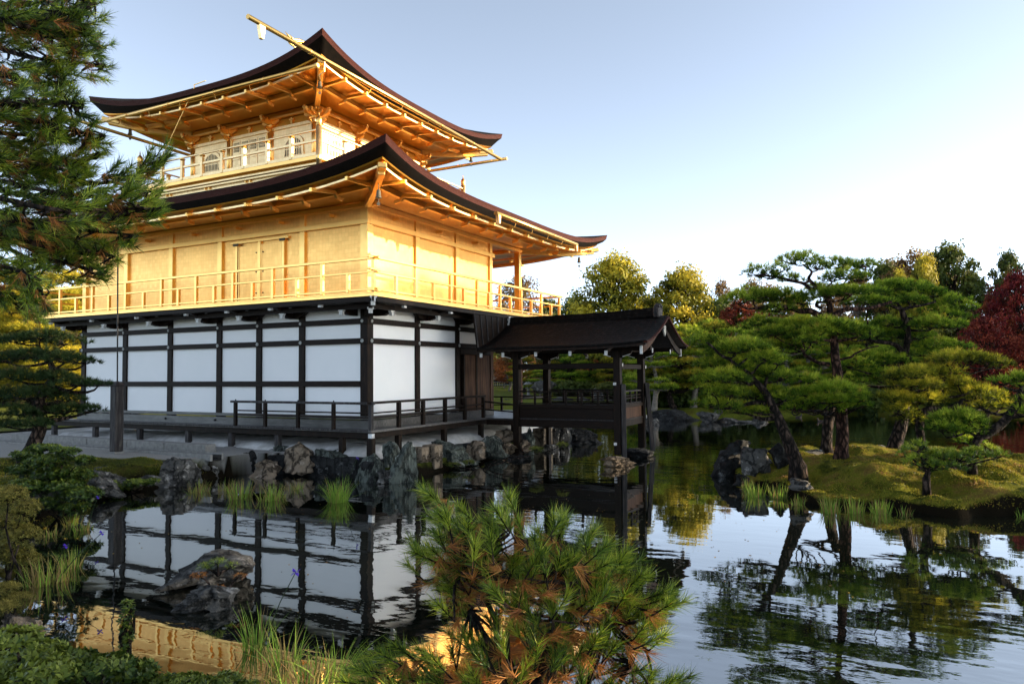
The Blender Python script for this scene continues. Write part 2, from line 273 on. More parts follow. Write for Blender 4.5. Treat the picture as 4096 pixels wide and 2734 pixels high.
    def build(s, name, mat, parent=None, smooth=False, bevel=0, seg=1):
        me = bpy.data.meshes.new(name); off = Vector(OFF.get(parent.name, (0, 0, 0))) if parent else Vector((0, 0, 0))
        me.from_pydata([Vector(p)-off for p in s.v], [], s.f)
        bm = bmesh.new(); bm.from_mesh(me); bmesh.ops.recalc_face_normals(bm, faces=bm.faces); bm.to_mesh(me); bm.free()
        me.materials.append(mat)
        if smooth:
            for p in me.polygons: p.use_smooth = len(p.vertices) <= 4
        o = link(bpy.data.objects.new(name, me), parent)
        if bevel:
            b = o.modifiers.new('bevel', 'BEVEL'); b.width = bevel; b.segments = seg; b.limit_method = 'ANGLE'
        return o
def one(name, mat, parent, fn, *a, bevel=0, smooth=False, **k):
    m = MB(); getattr(m, fn)(*a, **k); return m.build(name, mat, parent, smooth, bevel)
# ================================================================ GOLDEN PAVILION
PV = thing('golden_pavilion', 'three storey temple pavilion, white plaster ground floor under two gold leaf storeys', 'pavilion', (4.38, 5.97, .4))
B = 2.13
UY = [.12, 2.25, 3.85, 5.44, 7.57, 9.7, 11.83]; VX = [.12, 2.25, 4.38, 6.51, 8.64]
def P(name, mat, fn, *a, parent=PV, bevel=.006, smooth=False, **k): return one(name, M[mat], parent, fn, *a, bevel=bevel, smooth=smooth, **k)
# ---- ground floor
for i, y in enumerate(UY):
    h = .12 if i == 0 else .10
    if i == 0: P('post', 'wood', 'box', 0, .24, 0, .24, 1.0, 4.15)
    else: P('post', 'wood', 'box', 0, .2, y-h, y+h, 1.0, 4.15)
for x in VX[1:]:
    P('post', 'wood' if x < 6 else 'door', 'box', x-.1, x+.1, 0, .2, 1.0, 4.15)
for x in (8.64,):
    for y in (4.4, 7.6, 11.83): P('post', 'door', 'box', x-.1, x+.1, y-.1, y+.1, 1.0, 4.15)
ed = [.24]+[y+.1 for y in UY[1:]]
for i in range(6):
    y0, y1 = ed[i], UY[i+1]-.1
    for z0, z1 in ((1.32, 2.07), (2.22, 3.18), (3.32, 3.69), (3.83, 4.2)):
        P('plaster_panel', 'plaster', 'box', .055, .12, y0, y1, z0, z1, bevel=0)
ex = [.24, 2.35, 4.48]
for i in range(3):
    x0, x1 = ex[i], VX[i+1]-.1
    for z0, z1 in (((1.32, 3.18),) if i < 2 else ())+((3.32, 3.69), (3.83, 4.2)):
        P('plaster_panel', 'plaster', 'box', x0, x1, .055, .12, z0, z1, bevel=0)
P('inner_wall', 'wood', 'box', 6.56, 6.66, .2, 11.9, 1.05, 4.2, bevel=0); P('rear_wall', 'plaster', 'box', .2, 6.5, 11.85, 11.95, 1.05, 4.2, bevel=0)
P('wall_beam', 'woodh', 'box', -.012, .05, .24, 11.73, 2.07, 2.22)
P('wall_beam', 'woodh', 'box', -.04, .03, -.04, 11.98, 3.18, 3.32); P('wall_beam', 'wood', 'box', .03, 6.62, -.043, .03, 3.182, 3.322)
P('wall_beam', 'woodh', 'box', -.045, .03, -.045, 11.98, 3.69, 3.83); P('wall_beam', 'wood', 'box', .03, 8.8, -.048, .03, 3.692, 3.832)
P('sill', 'deck', 'box', -.07, .055, -.07, 11.95, 1.235, 1.32); P('sill', 'deck', 'box', .055, 4.3, -.073, .055, 1.237, 1.322)
P('skirting_board', 'deck', 'box', -.1, .0, -.1, 11.95, 1.0, 1.21); P('skirting_board', 'deck', 'box', .0, 6.4, -.103, .0, 1.0, 1.212)
for x0, x1 in ((4.80, 5.46), (5.56, 6.38)):
    d = P('plank_door', 'door', 'box', x0, x1, .02, .08, 1.12, 2.98); P('door_frame', 'wood', 'box', x0-.09, x0-.005, .0, .1, 1.1, 2.985, parent=d)
P('door_lintel', 'wood', 'box', 4.5, 6.4, -.01, .1, 2.99, 3.17); P('door_backing', 'wood', 'box', 4.5, 6.4, .11, .16, 1.1, 3.17, bevel=0)
def rosette(c, n, r=.052, mat='silver'):
    c = Vector(c); n = Vector(n); t = n.cross(Vector((0, 0, 1))); m = MB(); poly = []
    for k in range(24):
        a = 2*math.pi*k/24; q = r*(.78+.22*abs(math.cos(3*a))); poly.append(c+t*(q*math.cos(a))+Vector((0, 0, q*math.sin(a))))
    m.prism(poly, n*.014); m.prism([c+n*.014+(p-c)*.4 for p in poly[::2]], n*.014); return m.build('nail_cover', M[mat], PV)
for y in UY: rosette((-.04, max(y, .14), 3.25), (-1, 0, 0)); rosette((-.045, max(y, .14), 3.76), (-1, 0, 0), .045)
for x in VX[:3]: rosette((max(x, .12), -.043, 3.25), (0, -1, 0)); rosette((max(x, .12), -.048, 3.76), (0, -1, 0), .045)
for y in (2.25, 5.44, 7.57, 9.7): P('peg', 'black', 'lathe', (-.11, y, 1.11), [(.0, -.03), (.03, -.02), (.035, 0), (.02, .03), (0, .035)], 10, bevel=0)
# ---- veranda round the ground floor
vf = P('veranda_floor', 'deck', 'box', -.55, -.1, -.56, 12.75, .955, 1.01, bevel=.004)
P('floor_boards', 'deck', 'box', -.1, 5.1, -.56, -.103, .955, 1.01, parent=vf, bevel=.004)
for y in np.arange(-.3, 12.7, .31): P('board_end', 'greywood', 'box', -.565, -.548, y-.145, y+.135+random.uniform(-.02, .02), .972+random.uniform(-.004, .004), 1.014, parent=vf, bevel=0)
P('inner_floor', 'deck', 'box', 6.66, 9.6, -.56, 12.0, .93, 1.0); P('inner_floor', 'deck', 'box', 5.1, 6.66, -.56, .0, .951, 1.006)
P('edge_joist', 'wood', 'box', -.47, -.37, -.47, 12.7, .80, .95); P('edge_joist', 'wood', 'box', -.36, 9.5, -.48, -.38, .802, .952)
for y in (12.62, 10.45, 8.3, 6.15, 4.4, 2.66, .46): P('veranda_leg', 'greywood' if y > 1 else 'wood', 'box', -.49, -.35, y-.07, y+.07, -.05 if y < 1 else .36, .80)
for x in (.72, 2.9, 5.0, 7.2, 9.2): P('veranda_leg', 'wood', 'box', x-.07, x+.07, -.50, -.36, -.1, .80)
cl = P('veranda_leg', 'wood', 'box', -.54, -.38, -.56, -.40, -.1, .95); P('white_end', 'endwhite', 'box', -.555, -.44, -.58, -.46, .82, .93, parent=cl)
for y in (12.62, 10.45, 8.3, 6.15, 4.4, 2.66): P('foot_stone', 'stone', 'lathe', (-.42, y, .33), [(.24, 0), (.25, .07), (.19, .1), (0, .105)], 9, bevel=0)
rl = MB(); rl.box(-.535, -.465, -.62, 4.35, 1.64, 1.70); rl = rl.build('veranda_railing', M['greywood'], PV, bevel=.006)
P('rail_bar', 'wood', 'box', -.60, 5.15, -.537, -.462, 1.652, 1.713, parent=rl)
for z in (1.43, 1.32):
    P('rail_bar', 'wood', 'box', -.52, -.48, -.5, 4.17, z-.018, z+.018, parent=rl); P('rail_bar', 'wood', 'box', -.5, 5.05, -.52, -.48, z-.019, z+.019, parent=rl)
for y in (4.17, 3.05, 1.88, .68): P('rail_post', 'wood', 'box', -.54, -.46, y-.045, y+.045, 1.01, 1.64, parent=rl)
for x in (-.49, .65, 1.75, 2.85, 3.93, 5.04): P('rail_post', 'greywood' if x < 0 else 'wood', 'box', x-.05, x+.05, -.55, -.452, 1.01, 1.652, parent=rl)
for y in (4.17, 3.05, 1.88, .68, -.5): P('rail_stud', 'black', 'lathe', (-.5, y, 1.70), [(.02, 0), (.018, .02), (0, .04)], 6, parent=rl, bevel=0)
br = P('bridge_railing', 'wood', 'bar', (5.08, -.45, 1.52), (5.1, -1.6, 1.42), .06, .05); P('rail_bar', 'wood', 'bar', (5.08, -.45, 1.27), (5.1, -1.6, 1.2), .05, .04, parent=br)
sr = P('south_railing', 'wood', 'bar', (9.55, -.45, 1.5), (9.55, 11.9, 1.5), .06, .05); P('rail_bar', 'wood', 'bar', (9.55, -.45, 1.2), (9.55, 11.9, 1.2), .05, .04, parent=sr)
for y in (-.45, 1.3, 3.0, 4.7, 6.4, 8.1): P('rail_post', 'wood', 'box', 9.51, 9.59, y-.04, y+.04, 1.0, 1.475, parent=sr)
P('rail_bar', 'greywood', 'bar', (7.4, -.5, 1.52), (9.5, -.5, 1.52), .06, .05, parent=sr)
# ---- balcony of the second storey with its brackets
bd = P('balcony_floor', 'wood', 'box', -.9, 9.86, -.9, 12.86, 4.19, 4.258, bevel=0)
P('gold_edge', 'gold_trim', 'box', -.99, 9.95, -.99, 12.95, 4.26, 4.335, parent=bd); P('gold_edge', 'gold_trim', 'box', -.955, 9.91, -.955, 12.91, 4.337, 4.375, parent=bd)
P('edge_beam', 'woodh', 'box', -.97, -.86, -.95, 12.9, 4.14, 4.25); P('edge_beam', 'wood', 'box', -.86, 9.9, -.97, -.86, 4.142, 4.252)
P('purlin', 'woodh', 'box', -.56, -.44, -.55, 12.5, 4.02, 4.14, bevel=0); P('purlin', 'wood', 'box', -.44, 9.5, -.56, -.44, 4.022, 4.142, bevel=0)
def boat(parent, p0, p1, w, h, name='bracket_arm'):
    """arm with a curved belly"""
    p0, p1 = Vector(p0), Vector(p1); d = p1-p0; L = d.length; d.normalize(); s = d.cross(Vector((0, 0, 1)))*w/2; n = 7
    poly = [p0+Vector((0, 0, h/2)), p1+Vector((0, 0, h/2))]+[p1-d*(L*.42*k/n)-Vector((0, 0, -h/2+h*min(1, (.18+.82*(k/n)**.6)))) for k in range(n+1)]+[p0-Vector((0, 0, h/2))]
    m = MB(); m.prism([q-s for q in poly], s*2); return m.build(name, M['wood'], parent)
def white_tip(parent, c, n):
    c, n = Vector(c), Vector(n); t = n.cross(Vector((0, 0, 1)))*.5; m = MB(); zz = Vector((0, 0, 1)); v = []
    for k, a, b, z in ((0, .11, .11, .05), (1, .11, .09, .01), (2, .06, .05, -.06)): pass
    poly = [c-t*.17+zz*.06, c+t*.17+zz*.06, c+t*.17+zz*.02, c+t*.10-zz*.01, c+t*.10-zz*.09, c-t*.10-zz*.09, c-t*.10-zz*.01, c-t*.17+zz*.02]
    m.prism([p-n*.07 for p in poly], n*.085); return m.build('white_end', M['endwhite'], parent)
for y in (2.45, 4.07, 5.70, 7.86, 10.0, 12.12):
    b = boat(PV, (0.05, y, 3.99), (-.52, y, 3.99), .13, .17, 'bracket'); boat(b, (.05, y, 4.12), (-.86, y, 4.13), .12, .12)
    white_tip(b, (-.53, y, 3.98), (-1, 0, 0)); white_tip(b, (-.88, y+.07, 4.17), (-1, 0, 0))
    m = MB(); m.prism([(-.17, y+d, z) for d, z in ((-.5, 4.14), (.5, 4.14), (.5, 4.06), (.36, 3.95), (.16, 3.9), (-.16, 3.9), (-.36, 3.95), (-.5, 4.06))], (.14, 0, 0)); m.build('bracket_arm', M['wood'], b)
    white_tip(b, (-.31, y+.0, 4.17), (-1, 0, 0))
for x in (2.4, 4.5, 6.5, 8.6):
    b = boat(PV, (x+.1, .05, 3.99), (x+.1, -.52, 3.99), .13, .17, 'bracket'); boat(b, (x+.1, .05, 4.12), (x+.1, -.86, 4.13), .12, .12)
    white_tip(b, (x+.11, -.53, 3.98), (0, -1, 0)); white_tip(b, (x+.21, -.88, 4.17), (0, -1, 0))
    m = MB(); m.prism([(x+.05+d, -.17, z) for d, z in ((-.5, 4.14), (.5, 4.14), (.5, 4.06), (.36, 3.95), (.16, 3.9), (-.16, 3.9), (-.36, 3.95), (-.5, 4.06))], (0, .14, 0)); m.build('bracket_arm', M['wood'], b)
    white_tip(b, (x+.11, -.31, 4.17), (0, -1, 0))
b = boat(PV, (.05, .05, 3.97), (-.5, -.5, 3.97), .15, .2, 'corner_bracket'); boat(b, (.05, .05, 4.12), (-.86, -.86, 4.13), .14, .13)
q = .7071
for c in ((-.51, -.51, 3.99), (-.87, -.87, 4.14), (-.93, -.93, 4.22)): white_tip(b, c, (-q, -q, 0))
white_tip(b, (.35, -.53, 3.98), (0, -1, 0)); white_tip(b, (.41, -.88, 4.17), (0, -1, 0)); white_tip(b, (-.53, .42, 3.98), (-1, 0, 0)); white_tip(b, (-.88, .8, 4.17), (-1, 0, 0))
boat(b, (.35, .05, 3.99), (.35, -.52, 3.99), .13, .17); boat(b, (.05, .42, 3.99), (-.52, .42, 3.99), .13, .17)
# ---- second storey
def grail(parent_name, segs, zt, zm, zb, xfix, w=.065, mat='gold_trim'): pass
r2 = P('balcony_railing', 'gold_trim', 'box', -.975, -.905, -1.12, 13.1, 5.15, 5.215)
for nm, z, h in (('rail_bar', 4.85, .05), ('rail_bar', 4.43, .05)):
    P(nm, 'gold_trim', 'box', -.97, -.91, -1.08, 13.05, z-h/2, z+h/2, parent=r2); P(nm, 'gold_trim', 'box', -.91, 10.15, -.972, -.908, z-h/2+.002, z+h/2+.002, parent=r2)
    P(nm, 'gold_trim', 'box', 9.90, 9.96, -.9, 13.05, z-h/2, z+h/2, parent=r2); P(nm, 'gold_trim', 'box', -.9, 9.9, 12.90, 12.96, z-h/2, z+h/2, parent=r2)
P('rail_bar', 'gold_trim', 'box', -1.15, 10.2, -.977, -.902, 5.17, 5.235, parent=r2)
P('rail_bar', 'gold_trim', 'box', 9.895, 9.965, -.9, 13.1, 5.152, 5.215, parent=r2); P('rail_bar', 'gold_trim', 'box', -.9, 9.9, 12.895, 12.965, 5.15, 5.215, parent=r2)
for z in (5.215, 4.88): P('rail_joint', 'gold_trim', 'box', -1.14, -.74, -1.0, -.88, z, z+.05, parent=r2)
P('rail_joint', 'gold_trim', 'box', -1.08, -.74, -1.02, -.86, 4.38, 4.46, parent=r2)
def rp(x, y, top): P('rail_post', 'gold_trim', 'box', x-.04, x+.04, y-.04, y+.04, 4.375, 5.15 if top else 4.83, parent=r2, bevel=.004)
for y in (.67, 2.34, 3.80, 5.25, 6.70, 8.30, 9.89, 11.55, 12.93): rp(-.94, y, 1)
for y in (-.16, 1.51, 3.07, 4.53, 5.98, 7.49, 9.09, 10.72, 12.2): rp(-.94, y, 0)
rp(-.94, -.94, 1)
for x in (.79, 2.47, 3.94, 5.37, 6.83, 8.38, 9.93): rp(x, -.94, 1)
for x in (-.06, 1.62, 3.18, 4.65, 6.07, 7.59, 9.2): rp(x, -.94, 0)
for y in (.67, 2.34, 3.8, 5.25, 6.7, 8.3): rp(9.93, y, 1)
for y in (-.16, 1.51, 3.07, 4.53, 5.98): rp(9.93, y, 0)
for x in (.79, 2.47, 3.94): rp(x, 12.93, 1)
z0, z1 = 4.376, 6.27
P('gold_post', 'gold_trim', 'box', 0, .24, 0, .24, z0, 6.9)
for y in UY[1:]:
    if y != 3.85: P('gold_post', 'gold_trim', 'box', .0, .2, y-.09, y+.09, z0, 6.9)
for x in VX[1:]: P('gold_post', 'gold_trim', 'box', x-.09, x+.09, .0, .2, z0, 6.9)
for y in (4.4, 7.6, 11.83): P('gold_post', 'gold_trim', 'box', 8.55, 8.73, y-.09, y+.09, z0, 6.9)
gy = [(.24, 2.16), (5.53, 7.48), (7.66, 9.61), (9.79, 11.74)]
for a, b_ in gy: P('gold_wall_panel', 'gold', 'box', .075, .14, a, b_, z0, z1, bevel=0)
for a, b_ in ((.24, 2.16), (2.34, 4.29), (4.47, 6.42)): P('gold_wall_panel', 'gold', 'box', a, b_, .075, .14, z0, z1, bevel=0)
P('gold_wall_panel', 'gold', 'box', .075, .14, 2.34, 5.35, z0, z1, bevel=0)
P('inner_wall', 'gold', 'box', 6.5, 6.6, .2, 11.9, z0, 6.9, bevel=0); P('rear_wall', 'gold', 'box', .2, 6.5, 11.8, 11.9, z0, 6.9, bevel=0)
for a, b_, hx in ((3.03, 3.80, 3.72), (3.90, 4.68, 3.98)):
    d = P('gold_door', 'gold', 'box', .03, .07, a, b_, z0+.05, 6.08)
    P('door_stile', 'gold_trim', 'box', .015, .03, a, a+.035, z0+.05, 6.08, parent=d); P('door_stile', 'gold_trim', 'box', .015, .03, b_-.035, b_, z0+.05, 6.08, parent=d)
    for z in (4.7, 5.3, 5.85): P('door_stud', 'bronze', 'lathe', (.02, hx, z), [(.0, -.02), (.02, -.01), (.02, .01), (0, .02)], 8, parent=d, bevel=0)
P('door_post', 'gold_trim', 'box', .0, .074, 3.80, 3.90, z0, 6.15); P('door_post', 'gold_trim', 'box', .0, .074, 2.9, 3.0, z0, 6.15); P('door_post', 'gold_trim', 'box', .0, .074, 4.71, 4.8, z0, 6.15)
P('door_head', 'gold_trim', 'box', .0, .074, 2.75, 5.0, 6.15, 6.22)
for y in (2.95, 4.75): P('door_hinge', 'bronze', 'box', -.04, .0, y-.1, y+.1, 6.09, 6.16)
P('gold_lintel', 'gold_trim', 'box', -.04, .06, -.04, 12.0, 6.27, 6.40); P('gold_lintel', 'gold_trim', 'box', .06, 6.68, -.043, .06, 6.272, 6.402)
P('gold_frieze', 'gold', 'box', .05, .12, .24, 11.8, 6.405, 6.72, bevel=0); P('gold_frieze', 'gold', 'box', .24, 6.5, .05, .12, 6.405, 6.72, bevel=0)
P('wall_plate', 'gold_trim', 'box', -.05, .15, -.3, 12.2, 6.72, 6.83); P('wall_plate', 'gold_trim', 'box', .15, 9.1, -.05, .15, 6.722, 6.832); P('wall_plate', 'gold_trim', 'box', 8.54, 8.74, .15, 12.1, 6.724, 6.834)
for y in (1.2, 3.0, 4.65, 6.5, 8.6): P('bracket_stub', 'gold_trim', 'box', -.16, .05, y-.05, y+.05, 6.55, 6.63)
for x in (1.2, 3.3, 5.4, 7.5): P('bracket_stub', 'gold_trim', 'box', x-.05, x+.05, -.16, .05, 6.55, 6.63)
P('gold_ceiling', 'gold_shaded', 'box', .3, 8.5, .3, 11.7, 6.84, 6.88, bevel=0)
# ---- roofs
CXY = (4.38, 5.97)
def eave_loop(hx, hy, z, lift, pw, n=36):
    pts = []
    for sx, sy, ex_, ey in ((-1, -1, 1, -1), (1, -1, 1, 1), (1, 1, -1, 1), (-1, 1, -1, -1)):
        for k in range(n):
            t = -1+2*k/n; t = math.copysign(abs(t)**.8, t)
            a, b_ = (t if sx != ex_ else None), (t if sy != ey else None)
            x = CXY[0]+hx*((ex_*a if sx < ex_ else -a) if a is not None else sx); y = CXY[1]+hy*((b_ if ey > sy else -b_) if b_ is not None else sy)
            pts.append((x, y, z+lift*abs(t)**pw))
    # order check: first side runs -x to +x at -y
    return pts
def side_loop(hx, hy, z, lift, pw, flare=0, n=36):
    pts = []
    for k0 in range(4):
        for k in range(n):
            t = -1+2*k/n; t = math.copysign(1-(1-abs(t))**1.25, t); f = 1+flare*abs(t)**5
            x, y = ((t, -1), (1, t), (-t, 1), (-1, -t))[k0]
            pts.append((CXY[0]+hx*x*f, CXY[1]+hy*y*f, z+lift*abs(t)**pw))
    return pts
def strip(loops, name, mat, parent, smooth=True, cap=None):
    n = len(loops[0]); v = [p for L in loops for p in L]; f = []
    for i in range(len(loops)-1):
        for k in range(n): f.append((i*n+k, i*n+(k+1) % n, (i+1)*n+(k+1) % n, (i+1)*n+k))
    m = MB(); m.add(v, f)
    if cap: m.f.append(tuple(range((len(loops)-1)*n, len(loops)*n)))
    me = bpy.data.meshes.new(name); off = Vector(OFF[PV.name]); me.from_pydata([Vector(p)-off for p in m.v], [], m.f); me.materials.append(M[mat])
    for p in me.polygons: p.use_smooth = smooth and len(p.vertices) == 4
    return link(bpy.data.objects.new(name, me), parent)
def roof(name, hx, hy, zt, lt, pt, zg, lg, kg, wallx, wally, zw, rise_fn, rafN, rafW, drop, zk, kk):
    """hx, hy: half size of the eave; zg: bottom of the gold fascia, kg: how far in it lies"""
    tp = [side_loop(hx, hy, zt, lt, pt, .018)]
    for j in range(1, 15):
        u = j/14; fx, fy, dz, lf = rise_fn(u); tp.append(side_loop(hx+(fx-hx)*u, hy+(fy-hy)*u, zt+dz, lt*lf, pt, .018*(1-u)))
    rf = strip(tp[::-1], name, 'bark_roof', PV)
    e = [side_loop(hx, hy, zt, lt, pt, .018), side_loop(hx-.02, hy-.02, zt-.07, lt, pt, .018), side_loop(hx-.03, hy-.03, zt-.15, lt*.97, pt, .017)]
    strip(e, 'thatch_edge', 'bark_edge', rf, False)
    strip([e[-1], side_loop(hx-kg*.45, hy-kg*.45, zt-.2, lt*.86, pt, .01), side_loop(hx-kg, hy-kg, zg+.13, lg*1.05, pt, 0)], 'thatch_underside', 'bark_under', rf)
    gx, gy_ = hx-kg, hy-kg
    strip([side_loop(gx, gy_, zg+.13, lg*1.05, pt), side_loop(gx-.015, gy_-.015, zg+.095, lg*1.04, pt), side_loop(gx-.11, gy_-.11, zg+.04, lg, pt)], 'gold_fascia', 'gold_shaded', rf, False)
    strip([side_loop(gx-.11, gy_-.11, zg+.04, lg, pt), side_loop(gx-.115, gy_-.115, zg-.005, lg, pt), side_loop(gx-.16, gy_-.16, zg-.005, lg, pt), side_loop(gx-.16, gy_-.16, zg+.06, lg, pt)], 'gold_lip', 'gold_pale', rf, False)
    strip([side_loop(gx-.10, gy_-.10, zg+.055, lg, pt), side_loop(wallx+kk+.02, wally+kk+.02, zk+.10, lg*.35, pt), side_loop(wallx+kk, wally+kk, zk+.0, lg*.30, pt), side_loop(wallx-.1, wally-.1, zw, 0, pt)], 'gold_soffit', 'gold_shaded', rf, False)
    strip([side_loop(wallx+kk+.05, wally+kk+.05, zk+.09, lg*.36, pt), side_loop(wallx+kk+.05, wally+kk+.05, zk-.03, lg*.33, pt), side_loop(wallx+kk-.05, wally+kk-.05, zk-.03, lg*.33, pt), side_loop(wallx+kk-.05, wally+kk-.05, zk+.02, lg*.33, pt)], 'flying_rafter_purlin', 'gold_trim', rf, False)
    def raf(c, ax, sg):
        # c: position along the eave; ax 0 -> N/S side (x = const), 1 -> W/E side
        h = hy if ax == 0 else hx; t = min(1, abs(c-(CXY[1] if ax == 0 else CXY[0]))/(h-kg)); L = lg*t**pt
        base = (CXY[0]+sg*wallx) if ax == 0 else (CXY[1]+sg*wally); run = (hx-kg-wallx) if ax == 0 else (hy-kg-wally)
        lim = max(0, abs(c-(CXY[1] if ax == 0 else CXY[0]))-(wally if ax == 0 else wallx))     # beyond the wall corner: stops at the hip
        pr = [(run+.015, zg+L-.015), (kk+.16, zk+.03+L*.36), (kk+.06, zk-.07+L*.33), (kk-.12, zk-.10+L*.3), (.0, zw-.06)]
        pr = [(k_, z_) for k_, z_ in pr if k_ >= lim+.05]
        if len(pr) < 2: pr.append((lim+.04, pr[-1][1]+.02))
        pts = [((base+sg*k_, c, z_) if ax == 0 else (c, base+sg*k_, z_)) for k_, z_ in pr]
        m = MB(); m.path(pts, .07, .085); m.build('rafter', M['gold_trim'], rf)
    for y in rafN: raf(y, 0, -1)
    for x in rafW: raf(x, 1, -1)
    for y in rafN[::2]: raf(y, 0, 1)
    for sx, sy in ((-1, -1), (1, -1), (-1, 1), (1, 1)):
        wx, wy = CXY[0]+sx*wallx, CXY[1]+sy*wally; k1 = min(hx-kg-wallx, hy-kg-wally)
        m = MB(); m.path([(wx, wy, zw-.08), (wx+sx*kk, wy+sy*kk, zk-.05+lg*.2), (wx+sx*(k1-.12), wy+sy*(k1-.12), zg+lg-.12)], .15, .2)
        hp = m.build('hip_rafter', M['gold_trim'], rf, bevel=.01)
        m = MB(); m.path([(wx+sx*(k1-.35), wy+sy*(k1-.35), zg+lg-.14), (wx+sx*(k1+.02), wy+sy*(k1+.02), zg+lg-.04)], .19, .14); m.build('end_cap', M['gold_trim'], hp, bevel=.02)
    return rf
def low_fn(u):
    return (3.86, 3.86, 1.05*(u*.55+u*u*.45), (1-u)**2)
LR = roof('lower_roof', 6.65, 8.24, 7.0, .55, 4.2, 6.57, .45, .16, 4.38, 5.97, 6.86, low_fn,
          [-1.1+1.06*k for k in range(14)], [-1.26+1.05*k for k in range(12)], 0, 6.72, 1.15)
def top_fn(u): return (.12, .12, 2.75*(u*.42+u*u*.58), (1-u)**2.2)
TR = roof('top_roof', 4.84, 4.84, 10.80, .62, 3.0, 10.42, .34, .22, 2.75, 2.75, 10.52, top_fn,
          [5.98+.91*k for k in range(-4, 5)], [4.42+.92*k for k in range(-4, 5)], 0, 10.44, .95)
# the S edge of the lower eaves oversails an open bay: wall plate there already carries it
def bell(c, parent):
    m = MB(); m.tube([Vector(c), Vector(c)-Vector((0, 0, .16))], .008, 6)
    m.lathe(Vector(c)-Vector((0, 0, .36)), [(.075, 0), (.07, .02), (.055, .05), (.05, .13), (.045, .18), (.02, .2), (0, .205)], 14)
    b_ = m.build('wind_bell', M['bronze'], parent, True)
    m = MB(); m.tube([Vector(c)-Vector((0, 0, .34)), Vector(c)-Vector((0, 0, .46))], .006, 5); cc = Vector(c)-Vector((0, 0, .50))
    m.prism([cc+Vector((.03*a, -.03*a, z)) for a, z in ((-1, .02), (-.5, .05), (.5, .05), (1, .02), (.6, -.03), (-.6, -.03))], (.004, .004, 0)); m.build('clapper', M['bronze'], b_)
bell((-1.62, -1.62, 6.76), LR); bell((10.55, -1.5, 6.86), LR); bell((.28, 1.88, 10.62), TR); bell((8.4, 1.9, 10.62), TR); bell((.3, 10.0, 10.62), TR)
# ---- third storey
x3, y3, X3, Y3 = 1.62, 3.22, 7.13, 8.72
bb = P('storey_base', 'gold_pale', 'box', .72, 8.04, 2.32, 9.62, 7.3, 8.2, bevel=0)
P('base_ledge', 'gold_pale', 'box', .62, 8.14, 2.22, 9.72, 8.20, 8.26, parent=bb)
P('balcony_slab', 'gold_pale', 'box', .56, 8.2, 2.16, 9.78, 8.27, 8.33, parent=bb); P('balcony_slab', 'gold_trim', 'box', .46, 8.3, 2.06, 9.88, 8.38, 8.49, parent=bb); P('slab_shadow_gap', 'gold_shaded', 'box', .6, 8.16, 2.2, 9.74, 8.332, 8.378, parent=bb, bevel=0)
def brooch(y, ax):
    m = MB(); o_ = []
    for s in (-1, 1):
        pts = [(.62 if ax == 0 else y+.0, 0, 0)]
    arc = [(.16*math.cos(a), .09*math.sin(a)) for a in np.linspace(math.pi*1.05, math.pi*1.95, 7)]
    pts = [((.69, y+u, 8.12+v) if ax == 0 else (y+u, 2.29, 8.12+v)) for u, v in arc]
    m.tube(pts, [.012, .022, .028, .03, .028, .022, .012], 6)
    for d in (-.09, .09): m.box(*((.66, .72, y+d-.018, y+d+.018) if ax == 0 else (y+d-.018, y+d+.018, 2.26, 2.32)), 8.14, 8.24)
    m.build('bracket_ornament', M['gold_trim'], bb)
for y in (3.18, 5.05, 6.8, 8.6): brooch(y, 0)
for x in (1.7, 3.5, 5.3): brooch(x, 1)
r3 = P('top_railing', 'gold_pale', 'box', .50, .56, 2.12, 9.82, 9.205, 9.245)
for (a, b_, c, d) in ((.56, 8.2, 2.10, 2.16), (8.18, 8.24, 2.16, 9.8), (.56, 8.2, 9.78, 9.84)): P('rail_bar', 'gold_pale', 'box', a, b_, c, d, 9.206, 9.246, parent=r3)
for (a, b_, c, d) in ((.50, .56, 2.12, 9.82), (.56, 8.2, 2.10, 2.16), (8.18, 8.24, 2.16, 9.8), (.56, 8.2, 9.78, 9.84)):
    P('rail_bar', 'gold_pale', 'box', a, b_, c, d, 8.89, 8.96, parent=r3); P('rail_bar', 'gold_pale', 'box', a-.005, b_+.005, c-.005, d+.005, 8.50, 8.60, parent=r3)
def rp3(x, y):
    m = MB(); m.cb((x, y, 8.82), (.1, .1, .62)); m.build('rail_post', M['gold_pale'], r3, bevel=.006)
    m = MB(); m.lathe((x, y, 9.11), [(.055, 0), (.06, .02), (.09, .06), (.09, .075), (.03, .09)], 8); m.build('post_cap', M['gold_trim'], r3)
for y in (3.16, 4.10, 5.06, 5.96, 6.85, 7.75, 8.7): rp3(.53, y)
for x in (1.6, 2.55, 3.5, 4.4, 5.3, 6.2, 7.15): rp3(x, 2.13); rp3(x, 9.81)
for y in (3.16, 4.10, 5.06, 5.96): rp3(8.21, y)
for x, y in ((.55, 2.15), (.53, 9.81), (8.21, 2.13), (8.21, 9.81)):
    c = P('corner_post', 'gold_pale', 'lathe', (x, y, 8.2), [(.075, .0), (.075, .17), (.095, .175), (.095, .32), (.085, .33), (.085, 1.13), (.0, 1.14)], 14, parent=r3, bevel=0, smooth=True)
    P('finial', 'gold_trim', 'lathe', (x, y, 9.34), [(.085, 0), (.092, .03), (.07, .05), (.085, .1), (.09, .17), (.055, .24), (.02, .27), (.018, .34), (0, .42)], 14, parent=c, bevel=0, smooth=True)
